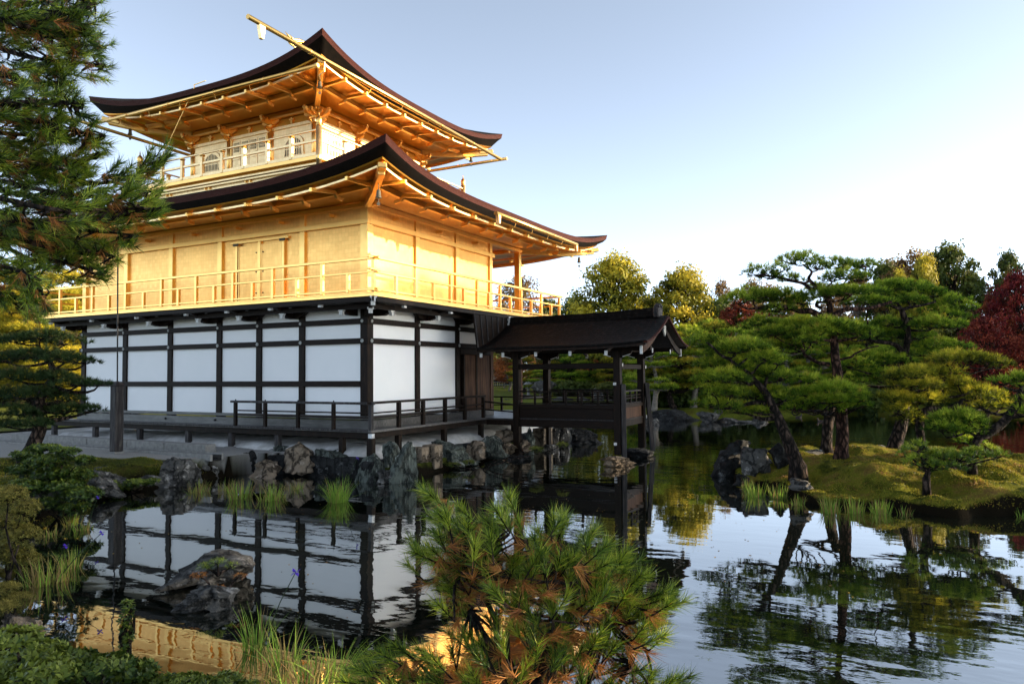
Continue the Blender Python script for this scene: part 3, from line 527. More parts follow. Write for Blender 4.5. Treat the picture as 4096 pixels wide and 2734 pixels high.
# walls with cusped windows
def wpt(ax, u, d, z): return (x3+d, u, z) if ax == 0 else (u, y3+d, z)
def wbox(ax, u0, u1, d0, d1, z0, z1): return (x3+d0, x3+d1, u0, u1, z0, z1) if ax == 0 else (u0, u1, y3+d0, y3+d1, z0, z1)
def arch(c, z, w, h):
    """cusped bell-shaped outline, from bottom right round to bottom left"""
    pr = [(1.06, 0), (1.0, .25), (.97, .55), (.98, .62), (.88, .74), (.7, .84), (.52, .90), (.3, .945), (.14, .965), (0, 1.02)]
    R_ = [(c+w/2*a, z+h*b_) for a, b_ in pr]; return R_+[(2*c-a, b_) for a, b_ in R_[-2::-1]]
def window(ax, c, z, w, h, parent):
    A = arch(c, z, w, h); Bo = arch(c, z-.0, w+.16, h+.1)
    n = len(A); m = MB(); v = [wpt(ax, u, -.035, zz) for u, zz in A]+[wpt(ax, u, -.035, zz) for u, zz in Bo]+[wpt(ax, u, .0, zz) for u, zz in A]+[wpt(ax, u, .0, zz) for u, zz in Bo]
    f = []
    for i in range(n-1): f += [(i, i+1, n+i+1, n+i), (2*n+i, 2*n+i+1, i+1, i), (n+i, n+i+1, 3*n+i+1, 3*n+i)]
    m.add(v, f); fr = m.build('cusped_window', M['gold_pale'], parent)
    m = MB(); m.prism([wpt(ax, u, -.006, zz) for u, zz in A], Vector(wpt(ax, 0, .004, 0))-Vector(wpt(ax, 0, 0, 0))); m.build('window_opening', M['paperdark'], fr)
    m = MB()
    for k in range(-4, 5):
        u = c+k*w/9.6; top = z+h*(1-.40*abs(k/4.5)**2.6)
        m.box(*wbox(ax, u-.011, u+.011, -.030, -.012, z, top))
    for zz in (z+.04, z+h*.42, z+h*.5): m.box(*wbox(ax, c-w*.48, c+w*.48, -.033, -.010, zz, zz+.022))
    m.build('window_bars', M['gold_pale'], fr)
for ax, us in ((0, [3.32, 5.06, 6.91, 8.6]), (1, [1.72, 3.47, 5.28, 7.03])):
    lo, hi = (y3, Y3) if ax == 0 else (x3, X3)
    wl = P('upper_wall', 'gold_pale', 'box', *wbox(ax, lo+.05, hi-.05, 0.0, .1, 8.49, 9.93), bevel=0)
    P('upper_lintel', 'gold_pale', 'box', *wbox(ax, lo-.12, hi+.12, -.05, .04, 9.93, 10.03)); P('lower_lintel', 'gold_pale', 'box', *wbox(ax, lo+.08, hi-.08, -.02, .0, 9.74, 9.755), bevel=0)
    P('upper_frieze', 'gold_shaded', 'box', *wbox(ax, lo+.05, hi-.05, .0, .1, 10.032, 10.5), bevel=0)
    P('tie_beam', 'gold_trim', 'box', *wbox(ax, lo-.2, hi+.2, -.14, -.06, 10.26, 10.33))
    for j, u in enumerate(([lo+.09]+us[1:3]+[hi-.09])):
        if not (ax == 1 and j == 0):
            pm = MB(); pm.tube([wpt(ax, u, .02, 8.49), wpt(ax, u, .02, 10.2)], .095, 14); pm.build('round_post', M['gold_trim'], PV, True)
        # bracket set on the post head
        p = Vector(wpt(ax, u, 0, 10.06)); t = Vector((0, 1, 0)) if ax == 0 else Vector((1, 0, 0)); nn = Vector((-1, 0, 0)) if ax == 0 else Vector((0, -1, 0))
        m = MB(); m.cb(p+Vector((0, 0, .03)), (.24, .24, .1)); bs_ = m.build('bracket_set', M['gold_trim'], PV, bevel=.015)
        m = MB(); m.prism([p+t*a+Vector((0, 0, z))-nn*.05 for a, z in ((-.36, .2), (.36, .2), (.36, .15), (.26, .09), (.1, .06), (-.1, .06), (-.26, .09), (-.36, .15))], nn*.1)
        for a in (-.31, 0, .31): m.cb(p+t*a+Vector((0, 0, .235)), (.1, .1, .07))
        m.prism([p+nn*a+Vector((0, 0, z))-t*.045 for a, z in ((-.1, .2), (.42, .2), (.42, .14), (.32, .08), (.1, .04), (-.1, .04))], t*.09)
        for a in (.24, .4): m.cb(p+nn*a+Vector((0, 0, .235)), (.1, .1, .07))
        m.prism([p+nn*a+Vector((0, 0, z-.16))-t*.04 for a, z in ((0, .16), (.26, .16), (.28, .10), (.2, .05), (.1, .03), (0, .02))], t*.08)
        m.build('bracket_arms', M['gold_trim'], bs_)
    for j in range(3):
        c = (us[j]+us[j+1])/2; m = MB(); m.box(*wbox(ax, c-.03, c+.03, -.05, 0, 10.04, 10.24)); m.box(*wbox(ax, c-.09, c+.09, -.06, 0, 10.15, 10.19)); m.build('strut', M['gold_trim'], PV)
    window(ax, 7.7 if ax == 0 else 2.50, 9.0, .66, .62, wl)
    window(ax, 4.13 if ax == 0 else 6.22, 9.0, .66, .62, wl)
    a0, a1 = us[1]+.18, us[2]-.18; wd = (a1-a0)/4
    for k in range(4):
        d = P('lattice_door', 'gold_pale', 'box', *wbox(ax, a0+k*wd+.01, a0+(k+1)*wd-.01, -.04, -.001, 8.62, 9.86), parent=wl)
        m = MB(); m.box(*wbox(ax, a0+k*wd+.06, a0+(k+1)*wd-.06, -.043, -.0405, 9.5, 9.8)); m.build('lattice_opening', M['bronze'], d)
        m = MB()
        for q_ in range(1, 6): u = a0+k*wd+.06+(wd-.12)*q_/6; m.box(*wbox(ax, u-.006, u+.006, -.052, -.044, 9.5, 9.8))
        for z in (9.57, 9.65, 9.73): m.box(*wbox(ax, a0+k*wd+.05, a0+(k+1)*wd-.05, -.055, -.046, z, z+.012))
        for z in (9.4, 9.25, 8.98, 8.85): m.box(*wbox(ax, a0+k*wd+.05, a0+(k+1)*wd-.05, -.062, -.04, z, z+.035))
        m.build('lattice_bars', M['gold_pale'], d)
    for u in (a0-.07, a1+.02): P('door_jamb', 'gold_trim', 'box', *wbox(ax, u, u+.05, -.06, 0, 8.5, 9.92))
for (a, b_, c, d) in ((X3-.1, X3, y3+.05, Y3-.05), (x3+.05, X3-.05, Y3-.1, Y3)): P('upper_wall', 'gold_pale', 'box', a, b_, c, d, 8.49, 10.5, bevel=0)
# ---- gutters and the cable
def gutter(pts, r=.055, hooks=None):
    g = P('gutter', 'gold_trim', 'tube', pts, r, 12, bevel=0, smooth=True)
    p0, p1 = Vector(pts[0]), Vector(pts[-1]); n = max(1, int((p1-p0).length/1.75))
    for k in range(1, n):
        p = p0.lerp(p1, k/n); d = (p1-p0).normalized(); m = MB(); m.tube([p-d*.02, p+d*.02], r*1.12, 12); m.build('gutter_band', M['gold_trim'], g, True)
    return g
def spout(p, parent, s=1):
    m = MB(); p = Vector(p); m.prism([p+Vector((a*s, 0, z*s)) for a, z in ((-.1, .0), (.1, 0), (.05, -.32), (-.03, -.32))], (0, .1, 0)); m.build('spout', M['gold_pale'], parent, bevel=.01)
g1 = gutter([(-3.16, .9, 10.56), (8.86, .9, 10.33)], .06); spout((-2.75, .86, 10.52), g1)
g2 = gutter([(-.35, 1.36, 10.56), (-.35, 11.2, 10.58)]); g3 = gutter([(-1.3, 11.05, 10.58), (8.9, 11.05, 10.5)]); g4 = gutter([(9.1, .75, 10.39), (9.1, 11.0, 10.39)])
g5 = gutter([(2.41, -2.45, 6.73), (8.06, -2.45, 6.71)], .062); spout((2.55, -2.5, 6.71), g5, .8); spout((8.0, -2.5, 6.69), g5, .7)
for y in (2.4, 3.9, 5.3, 6.8, 8.2, 9.6): P('gutter_hook', 'gold_trim', 'tube', [(-.35, y, 10.53), (-.3, y, 10.4), (-.12, y, 10.36), (0, y, 10.42)], .008, 5, parent=g2, bevel=0)
for x in (1.3, 2.8, 4.2, 5.6, 7.0): P('gutter_hook', 'gold_trim', 'tube', [(x, .9, 10.42), (x, .98, 10.3), (x, 1.2, 10.32), (x, 1.45, 10.42)], .008, 5, parent=g1, bevel=0)
for x in (3.6, 4.7, 5.8, 6.9): P('gutter_hook', 'gold_trim', 'tube', [(x, -2.45, 6.68), (x, -2.4, 6.55), (x, -2.2, 6.52), (x, -2.0, 6.6)], .008, 5, parent=g5, bevel=0)
P('corner_hook', 'gold_pale', 'tube', [(-.62, .9, 10.5), (-.62, .9, 10.2), (-.6, 1.1, 10.15), (-.05, 1.55, 10.3)], .016, 6, parent=g1, bevel=0)
P('roof_cable', 'gold_trim', 'tube', [(-.45, 5.55, 10.92), (-.5, 5.98, 10.86), (-.46, 6.0, 10.8), (.5, 8.47, 9.66), (.9, 9.6, 9.2)], .014, 6, bevel=0)
# ---- phoenix on the apex
px_, py_, pz_ = 4.38, 5.97, 13.33
P('roof_finial_base', 'gold_trim', 'lathe', (px_, py_, 13.3), [(.35, 0), (.35, .12), (.2, .16), (.16, .3), (.1, .34), (0, .36)], 16, bevel=0)
m = MB(); m.tube([(px_-.25, py_, pz_+.42), (px_-.05, py_, pz_+.45), (px_+.2, py_, pz_+.52), (px_+.34, py_, pz_+.74), (px_+.36, py_, pz_+.94), (px_+.5, py_, pz_+.96)], [.05, .13, .12, .06, .045, .01], 10)
for s in (-1, 1): m.tube([(px_, py_+.07*s, pz_+.4), (px_+.02, py_+.08*s, pz_+.06)], .02, 6)
ph = m.build('phoenix_ornament', M['gold_trim'], PV, True)
for s in (-1, 1):
    m = MB(); m.prism([(px_+a, py_+s*b_, pz_+c) for a, b_, c in ((.15, .08, .48), (.1, .26, .6), (-.05, .36, .72), (-.15, .34, .66), (-.2, .3, .6), (-.22, .24, .54), (-.15, .1, .42))], (.0, .015*s, .02)); m.build('wing', M['gold_trim'], ph)
for k, (dz, dy) in enumerate(((.30, .05), (.16, -.03), (.0, .06), (-.16, -.02), (.22, .09))):
    m = MB(); L = .9-.06*k; pts = [(px_-.2, py_, pz_+.45)]
    for j in range(1, 9): u = j/8; pts.append((px_-.2-L*u, py_+dy*u*2+.1*u, pz_+.45+dz*u*.9+.09*math.sin(u*6.3)))
    m.tube(pts, [.05, .055, .05, .05, .045, .04, .04, .03, .006], 7); m.build('tail_feather', M['gold_trim'], ph, True)
# ================================================================ FISHING PAVILION (annex on posts in the pond)
AX = thing('fishing_pavilion', 'small open wooden pavilion on posts in the pond with a shingled gable roof', 'pavilion', (6.15, -3.4, WZ))
def A(name, mat, fn, *a, parent=AX, bevel=.006, smooth=False, **k): return one(name, M[mat], parent, fn, *a, bevel=bevel, smooth=smooth, **k)
xa, xb, ya, yb = 5.1, 7.25, -1.66, -4.9
for x, y, zb in ((xa, ya, -.05), (xb, ya, -.05), (xa, yb, .05), (xb, yb, .05)):
    A('post', 'wood', 'box', x-.1, x+.1, y-.1, y+.1, zb, 3.0)
    # carved white-edged brackets at the post head
    m = MB(); m.prism([(x-.05, y+d, z) for d, z in ((-.45, 3.0), (.45, 3.0), (.4, 2.9), (.25, 2.85), (.12, 2.8), (-.12, 2.8), (-.25, 2.85), (-.4, 2.9))], (.1, 0, 0)); b = m.build('post_bracket', M['wood'], AX)
    for s in (-1, 1): A('white_edge', 'endwhite', 'bar', (x-.06, y+s*.4, 2.90), (x-.06, y+s*.18, 2.835), .03, .022, parent=b, bevel=0)
for x, s in ((xa, -1), (xb, 1)):                                       # outward braces in the water
    A('brace', 'greywood', 'bar', (x-.02 if s < 0 else x+.02, yb-.16, 2.05), (x-.05 if s < 0 else x+.12, yb-.18 if s < 0 else yb-.3, -.05), .13, .12)
for z in (2.06, .36): A('wedge', 'endwhite', 'box', xa-.15, xa-.05, yb+.01, yb+.09, z-.04, z+.04)
for x, y, z in ((xa+.12, yb-.1, 2.6), (xa+.12, yb-.1, .95), (xb+.1, yb-.11, 2.55), (xb+.1, yb-.11, 1.0), (xb+.14, yb-.2, .4)): A('white_end', 'endwhite', 'box', x-.03, x+.03, y-.02, y+.0, z-.05, z+.05)
for x in (xa, xb): A('tie_beam', 'woodh', 'box', x-.05, x+.05, yb+.1, ya-.1, 2.5, 2.66)
A('tie_beam', 'wood', 'box', xa+.1, xb-.1, yb-.05, yb+.05, 2.48, 2.62); A('tie_beam', 'wood', 'box', xa+.1, xb-.1, ya-.05, ya+.05, 2.5, 2.64)
# floor, skirt and rail
A('floor', 'deck', 'box', xa+.06, xb-.06, yb+.06, -.57, .96, 1.0)
for x, s in ((xa, -1), (xb, 1)):
    A('floor_beam', 'woodh', 'box', x-.06, x+.06, yb+.1, ya-.1, .77, .99); A('side_board', 'woodh', 'box', x-.03, x+.02, yb+.1, ya-.1, .995, 1.33); A('side_rail', 'woodh', 'box', x-.07, x+.05, yb+.1, ya-.1, 1.335, 1.45)
    A('side_moulding', 'greywood', 'box', x-.068, x-.032, yb+.1, ya-.1, 1.0, 1.03)
    A('edge_joist', 'wood', 'box', x-.05, x+.05, ya+.1, -.6, .8, .95)
A('floor_beam', 'wood', 'box', xa+.1, xb-.1, yb-.06, yb+.06, .82, 1.0); A('side_board', 'door', 'box', xa+.1, xb-.1, yb-.03, yb+.02, 1.03, 1.36); A('side_rail', 'wood', 'box', xa+.1, xb-.1, yb-.07, yb+.05, 1.36, 1.46); A('side_moulding', 'greywood', 'box', xa+.1, xb-.1, yb-.075, yb-.03, 1.0, 1.03)
for (p0, p1, n, ps) in (((xa, ya-.1), (xa, yb+.1), 5, 0), ((xb, ya-.1), (xb, yb+.1), 5, 0), ((xa+.1, yb), (xb-.1, yb), 3, 1)):
    for z, h, w_, mt in ((1.83, .045, .06, 'greywood' if ps else 'wood'), (1.70, .03, .035, 'wood'), (1.62, .03, .035, 'wood'), (1.475, .03, .05, 'greywood' if ps else 'wood')): A('rail_bar', mt, 'bar', (*p0, z), (*p1, z), w_, h)
    for k in range(1, n+1): u = k/(n+1); x = p0[0]+(p1[0]-p0[0])*u; y = p0[1]+(p1[1]-p0[1])*u; A('rail_post', 'wood', 'box', x-.03, x+.03, y-.03, y+.03, 1.45, 1.81)
A('bench_board', 'deck', 'box', xb-.4, xb-.08, yb+.15, ya-.2, 1.36, 1.40)
# roof: curved gable
cx = 6.05; HW = 2.13
def prof(x, y):
    s = abs(x-cx)/HW; e = .09*max(0, (-y-4.0)/2.1)**2; return 3.15+.86*(1-s)**1.45-.0*s+e*s+.02*(1-s)
XS = [cx-HW+2*HW*i/28 for i in range(29)]; YS = [-.93-5.17*j/14 for j in range(15)]
m = MB(); v = [(x, y, prof(x, y)) for y in YS for x in XS]; f = [(j*29+i, j*29+i+1, (j+1)*29+i+1, (j+1)*29+i) for j in range(14) for i in range(28)]
m.add(v, f); rf = m.build('shingled_roof', M['bark_roof'], AX, True)
sol = rf.modifiers.new('thick', 'SOLIDIFY'); sol.thickness = .07; sol.offset = -1
bpy.context.view_layer.update()
if rf.data.polygons[0].normal.z < 0:
    rf.data.flip_normals()
for x in (cx-HW+.03, cx+HW-.03):
    m = MB(); m.path([(x, y, prof(x, y)-.10) for y in YS], .06, .06); m.build('eave_board', M['wood'], AX)
# reddish gable edge
m = MB()
for s in (-1, 1):
    pts = [(cx+s*HW*k/10, -6.105, prof(cx+s*HW*k/10, -6.1)-.045) for k in range(11)]; m.path(pts, .05, .10, up=(0, -1, 0))
m.build('gable_edge', M['bark_edge'], AX)
for s in (-1, 1):
    m = MB(); poly = [(cx+s*(HW-.15)*k/10, prof(cx+s*HW*k/10, -6)-.14) for k in range(11)]; low = [(x+.0, z-.14-.05*i/10) for i, (x, z) in enumerate(poly)]
    v = [(x, -5.96, z) for x, z in poly]+[(x, -5.96, z) for x, z in low]+[(x, -5.91, z) for x, z in poly]+[(x, -5.91, z) for x, z in low]; f = []
    for i in range(10): f += [(i, i+1, 12+i, 11+i), (22+i, 33+i, 34+i, 23+i), (i, 22+i, 23+i, i+1), (11+i, 12+i, 34+i, 33+i)]
    f += [(0, 11, 33, 22), (10, 32, 43, 21)]; m.add(v, f); bb_ = m.build('bargeboard', M['door'] if s < 0 else M['wood'], AX)
    x_ = cx+s*(HW-.15); A('white_end', 'endwhite', 'bar', (x_-.012*s, -5.935, prof(cx+s*HW, -6)-.13), (x_-.012*s, -5.935, prof(cx+s*HW, -6)-.36), .07, .05, up=(1, 0, 0), parent=bb_)
m = MB(); c = Vector((cx, -5.99, 3.62))                                # carved pendant
m.prism([c+Vector((a, 0, z)) for a, z in ((0, .14), (.05, .1), (.13, .1), (.09, .03), (.11, -.06), (.05, -.14), (0, -.2), (-.05, -.14), (-.11, -.06), (-.09, .03), (-.13, .1), (-.05, .1))], (0, -.04, 0)); m.build('gable_pendant', M['silver'], AX)
# boarding inside the roof, plates, rafters
for x in (xa, xb): A('wall_plate', 'wood', 'box', x-.07, x+.07, -5.9, -.95, 3.0, 3.12)
A('ridge_beam', 'wood', 'box', cx-.07, cx+.07, -5.9, -.95, 3.7, 3.84)
for k, y in enumerate((-.81, -1.72, -2.79, -3.86, -4.93)):
    for s in (-1, 1):
        y_ = min(y, -.98); rr_ = A('rafter', 'wood', 'path', [(cx, y_, 3.80), (cx+s*1.0, y_, 3.28), (cx+s*1.94, y_, 2.97)], .07, .1)
        A('white_end', 'endwhite', 'box', *sorted((cx+s*1.945, cx+s*1.965)), y_-.045, y_+.045, 2.86, 2.99, parent=rr_)
for s in (-1, 1): A('white_end', 'endwhite', 'box', cx+s*(.9)-.03, cx+s*.9+.03, -5.93, -5.905, 2.93, 3.06)
A('gable_wall', 'wood', 'prism', [(xa, -4.95, 3.0), (xb, -4.95, 3.0), (cx, -4.95, 3.78)], (0, .04, 0), bevel=0)
# ridge: layered shingles with end tiles
yr0, yr1 = -.98, -5.75
for k in range(5):
    w_ = .34-.035*k; z = 3.93+.055*k
    pts = [(cx, yr0+(yr1-yr0)*j/8, z+.10*max(0, (j-3)/5)**2) for j in range(9)]
    m = MB(); m.path(pts, w_+(.03 if k % 2 else 0), .052); m.build('ridge_course', M['bark_roof'], AX)
e = A('ridge_end_tile', 'greywood', 'box', cx-.24, cx+.24, -5.9, -5.74, 3.97, 4.28, bevel=.03)
for a, z in ((-.12, 4.3), (.0, 4.35), (.12, 4.3)): A('tile_knob', 'greywood', 'tube', [(cx+a, -5.92, z), (cx+a, -5.76, z)], .045, 10, parent=e, bevel=0)
A('tile_disc', 'black', 'tube', [(cx-.27, -5.82, 4.1), (cx-.24, -5.82, 4.1)], .06, 14, parent=e, bevel=0)
e = A('ridge_start_block', 'silver', 'box', cx-.2, cx+.2, -1.0, -.84, 3.88, 4.2, bevel=.01); A('tile_disc', 'black', 'tube', [(cx-.225, -.92, 4.03), (cx-.2, -.92, 4.03)], .055, 14, parent=e, bevel=0)
# boarded screen between the roof and the balcony above
yw = -.94; m = MB(); ps = [(3.7, 4.19)]+[(cx-HW+.03, 3.12)]+[(x, prof(x, -.95)) for x in XS[1:15]]+[(cx, 4.19)]
m.prism([(x, yw, z) for x, z in ps], (0, .03, 0)); sc_ = m.build('boarded_screen', M['wood'], AX)
for k in range(7):
    x0 = 3.74+k*.36; xt = x0; xbm = 3.97+k*.32; zb = max(3.14, prof(min(xbm+.1, cx), -.95)+.0) if k else 3.14
    A('batten', 'greywood', 'bar', (xt, yw-.015, 4.18), (xt+(xbm-xt)*(4.18-zb)/1.04, yw-.015, zb), .035, .03, up=(0, 1, 0), parent=sc_)
for z in (3.45, 3.75, 4.0): A('board_joint', 'wood', 'bar', (3.92-(z-3.14)*.2, yw-.008, z), (min(cx, 4.2+(z-3.14)*1.7), yw-.008, z), .012, .012, parent=sc_, bevel=0)
# ================================================================ GROUND AND WATER
def sdist(X, Y, poly):
    """signed distance to polygon, positive inside"""
    P_ = np.array(poly, float); Q = np.roll(P_, -1, 0); d = np.full(X.shape, 1e9); ins = np.zeros(X.shape, bool)
    for (ax_, ay), (bx, by) in zip(P_, Q):
        ex_, ey = bx-ax_, by-ay; t = np.clip(((X-ax_)*ex_+(Y-ay)*ey)/(ex_*ex_+ey*ey+1e-9), 0, 1)
        d = np.minimum(d, np.hypot(X-ax_-t*ex_, Y-ay-t*ey)); c = ((ay > Y) != (by > Y)) & (X < (bx-ax_)*(Y-ay)/(by-ay+1e-12)+ax_); ins ^= c
    return np.where(ins, d, -d)
def vnoise(X, Y, s, seed=0):
    r = np.random.default_rng(seed); T = r.random((64, 64)); x, y = X/s, Y/s; i, j = np.floor(x).astype(int), np.floor(y).astype(int); fx, fy = x-i, y-j
    fx, fy = fx*fx*(3-2*fx), fy*fy*(3-2*fy); g = lambda a, b: T[a % 64, b % 64]
    return (g(i, j)*(1-fx)+g(i+1, j)*fx)*(1-fy)+(g(i, j+1)*(1-fx)+g(i+1, j+1)*fx)*fy-.5
def terrain(name, bbox, res, hfn, mat, grav=None, kind='structure', hole=None, label=None):
    xs = np.arange(bbox[0], bbox[1]+res/2, res); ys = np.arange(bbox[2], bbox[3]+res/2, res); X, Y = np.meshgrid(xs, ys, indexing='ij'); Z = hfn(X, Y)
    n, m_ = X.shape; idx = np.arange(n*m_).reshape(n, m_); f = np.stack([idx[:-1, :-1], idx[1:, :-1], idx[1:, 1:], idx[:-1, 1:]], -1).reshape(-1, 4)
    zf = Z.ravel()[f].max(1); keep = zf > -.75
    if hole:
        cx_ = X.ravel()[f].mean(1); cy_ = Y.ravel()[f].mean(1); keep &= ~((cx_ > hole[0]) & (cx_ < hole[1]) & (cy_ > hole[2]) & (cy_ < hole[3]))
    f = f[keep]; used = np.unique(f); mp = np.zeros(n*m_, int); mp[used] = np.arange(len(used))
    v = np.stack([X.ravel(), Y.ravel(), Z.ravel()], -1)[used]; g = grav(X, Y).ravel()[used] if grav else None
    o = mesh_np(name, v, mp[f], M[mat], None, g, True, 'gravel'); tag(o, label, kind=kind); return o
sm = lambda t: np.clip(t, 0, 1)**2*(3-2*np.clip(t, 0, 1))
LAND = [(14, -.3), (11.1, -.45), (6.9, -.9), (3.7, -1.1), (1.1, -1.28), (-.6, -1.55), (-1.0, -1.05), (-.45, .7), (-1.0, 1.5), (-.95, 3.0), (-3.2, 2.45), (-3.9, 2.6), (-4.6, 2.75), (-5.7, 2.5), (-6.8, 2.0), (-8.0, .9), (-9.3, -1.5),
        (-9.9, -2.4), (-10.5, -3.5), (-11.0, -4.4), (-11.1, -5.4), (-11.15, -6.4), (-11.1, -7.4), (-11.0, -8.6), (-10.8, -9.6), (-10.5, -11), (-10.5, -13.5), (-11, -16), (-12, -30), (-60, -40), (-60, 70), (46, 70), (40, 34), (24, 20), (14, 14)]
def hland(X, Y):
    d = sdist(X, Y, LAND); top = .42+.0*X; cam = np.exp(-((X+16)**2+(Y+12)**2)/14); top = top+.42*cam-.1*(X < -9.5)-.27*((X > -1.05) & (Y < .35))
    lo = np.exp(-((X+5.2)**2/9+(Y-3.6)**2/3)); left = np.exp(-((X+10.5)**2/6+(Y+1.5)**2/30)); top = top-.12*lo-.05*left
    gm = gmask(X, Y); rough_ = (vnoise(X, Y, .7, 1)*.14+vnoise(X, Y, .25, 2)*.05)*(1-gm)
    pav = (X > -2.6) & (X < 12) & (Y > -1.4) & (Y < 13)
    wd = np.where((X > -.9) & (Y < 1), .35, 1.1)+3.0*sm((-9.6-X)/1.2)*sm((2-Y)/3)
    h = -.75+(top+.75)*sm((d+.35)/wd)+rough_*sm((d+.2)/.6)+.08*vnoise(X, Y, 3, 5)*(1-gm)
    return np.where(gm > .5, np.maximum(h, top-.02)*1.0, h)*1.0
GR = [(-4.67, 7.66), (-4.03, 6.0), (-3.3, 4.87), (-2.95, 3.6), (-2.3, 2.9), (-1.2, 2.7), (-.6, 1.2), (0, 0), (9, 0), (9, 40), (-14, 40), (-12, 16), (-7.5, 11)]
def gmask(X, Y): return sm((sdist(X, Y, GR)+.12)/.25)
terrain('ground', (-18, 15, -19, 17), .14, hland, 'ground', gmask)
FAR = [(30.5, 14), (26.5, 6), (23.6, 1), (24, -1.5), (27, -4), (32, -10.5), (34.5, -17), (38, -24), (44, -34), (60, -44), (110, -40), (200, -60), (260, 0), (220, 200), (60, 200), (30, 60), (36, 30)]
def hfar(X, Y):
    a = sdist(X, Y, FAR); b = sdist(X, Y, LAND); W_ = sdist(X, Y, [(-60, -46), (200, -46), (200, -140), (-60, -140)])
    ha = -.75+1.15*sm((a+.8)/2.2)+.55*sm(a/40)+vnoise(X, Y, 6, 3)*.35*sm(a/4); hb = -.75+1.17*sm((b+.4)/2); hc = -.75+1.6*sm((W_+1)/4)
    return np.maximum(np.maximum(ha, hb), hc)
terrain('far_shore', (-62, 262, -140, 200), 1.5, hfar, 'lawn', hole=(-17.5, 14.5, -18.5, 16.5))
ISL = [(5.7, -7.6), (4.0, -7.95), (2.2, -8.7), (1.3, -9.5), (.1, -10.45), (-.05, -11.2), (.05, -11.95), (-.35, -12.8), (.3, -13.8), (.6, -15.5), (1.6, -17.3), (4.5, -17.6), (6.6, -15.6), (7.1, -14.6), (8.4, -12.6), (8.3, -10.4), (7.2, -8.4)]
def hisl(X, Y):
    d = sdist(X, Y, ISL)+vnoise(X, Y, .9, 17)*.5+vnoise(X, Y, .3, 18)*.16; cl = .22*sm((2.6-X)/1.5)*sm((-12.2-Y)/1.2); h = -.7+(.70+cl*.7)*sm((d+.1)/.34)+(.46-cl*.7)*sm(d/2.2)+(vnoise(X, Y, .8, 7)*.24+vnoise(X, Y, .33, 8)*.13+vnoise(X, Y, .14, 9)*.05)*sm((d+.05)/.4)
    return h
terrain('island', (-1, 9.4, -18.4, -7), .07, hisl, 'island')
def cover(name, hfn, bbox, n, hh, label, zmin=.0, mask=None, tsh=0, w=.012):
    x = rng.uniform(bbox[0], bbox[1], n); y = rng.uniform(bbox[2], bbox[3], n); z = hfn(x[None, :], y[None, :])[0]; k = z > zmin
    if mask is not None: k &= mask(x[None, :], y[None, :])[0] < .4
    x, y, z = x[k], y[k], z[k]; n = len(x); pat = vnoise(x, y, .6, 21)*.9+vnoise(x, y, .17, 22)*.7; h_ = hh*np.clip(.55+pat+rng.normal(0, .25, n), .1, 2); a = rng.uniform(0, 6.28, n); C = np.stack([x, y, z-.006], 1)
    s = np.stack([np.cos(a), np.sin(a), 0*a], 1)*w; tip = C+np.stack([rng.normal(0, .6, n)*h_, rng.normal(0, .6, n)*h_, h_], 1); V = np.stack([C-s, C+s, tip], 1).reshape(-1, 3); t = np.clip(np.repeat(.5+tsh+.6*vnoise(x, y, 1.1, 23)+.5*vnoise(x, y, .35, 24)+rng.normal(0, .13, n), 3), 0, 1)
    o = mesh_np(name, V, np.arange(n*3).reshape(-1, 3), M['moss_blade'], None, t); tag(o, label, kind='stuff'); return o
cover('moss', hisl, (-.6, 9, -17.8, -7.4), 170000, .035, 'rough golden green moss and fallen needles on the island')
cover('moss', hland, (-7.5, -1.2, .6, 7.5), 60000, .03, 'moss on the bank before the pavilion', .02, gmask, -.12)
cover('moss', hland, (-15, -7.5, -10, 4), 60000, .035, 'dark moss and litter on the near bank', .0, None, -.2)
def ground_z(x, y):
    X, Y = np.array([[x]], float), np.array([[y]], float); return float(max(hland(X, Y)[0, 0] if -18 < x < 15 and -19 < y < 17 else -9, hfar(X, Y)[0, 0], hisl(X, Y)[0, 0]))
m = MB(); m.add([(-1500, -1500, WZ), (1500, -1500, WZ), (1500, 1500, WZ), (-1500, 1500, WZ)], [(0, 1, 2, 3)]); tag(m.build('water', M['water']), kind='structure')
m = MB(); m.add([(-1500, -1500, -.76), (1500, -1500, -.76), (1500, 1500, -.76), (-1500, 1500, -.76)], [(0, 1, 2, 3)]); tag(m.build('pond_bed', M['earth']), kind='structure')
# plaster mound under the veranda
m = MB(); pr = [(.62, .02), (.55, .34), (.46, .45), (.25, .54), (0, .59), (-.9, .62)]; v = []; f = []; L = [(-1, y) for y in np.arange(12.4, -.01, -.2)]+[(0, 0)]+[(x, -1) for x in np.arange(.2, 11.9, .2)]
for i, (a, b_) in enumerate(L):
    for j, (k, z) in enumerate(pr):
        if b_ == -1: p = (a, -k*.95, z)
        elif (a, b_) == (0, 0): p = (-k*.8, -k*.8, z)
        else: p = (-k, b_, z)
        q = noise.noise(Vector((p[0]*1.6+j, p[1]*1.6, z)))*.07; v.append((p[0]-(q if b_ != -1 else 0), p[1]-(q if b_ == -1 else 0), p[2]+q*.8))
n = len(pr)
for i in range(len(L)-1):
    for j in range(n-1): f.append((i*n+j, i*n+j+1, (i+1)*n+j+1, (i+1)*n+j))
m.add(v, f); mo = m.build('plaster_mound', M['mound'], PV, True)
for k, (y0, y1) in enumerate(((3.9, 5.5), (5.52, 7.05), (7.07, 8.85), (8.87, 10.8), (10.82, 12.7))):
    o = one('kerb_stone', M['stone'], None, 'box', -1.72, -1.38, y0, y1, .25, .60+.004*k, bevel=.015)
    tag(o, '%s granite kerb stone in the gravel along the veranda, counted from the pond' % ('first', 'second', 'third', 'fourth', 'fifth')[k], 'kerb stone', 'kerb stones along the veranda')
dr = thing('drain_channel', 'narrow stone rain drain sunk in the gravel yard beside the veranda', 'drain', (-2.1, 8, .42))
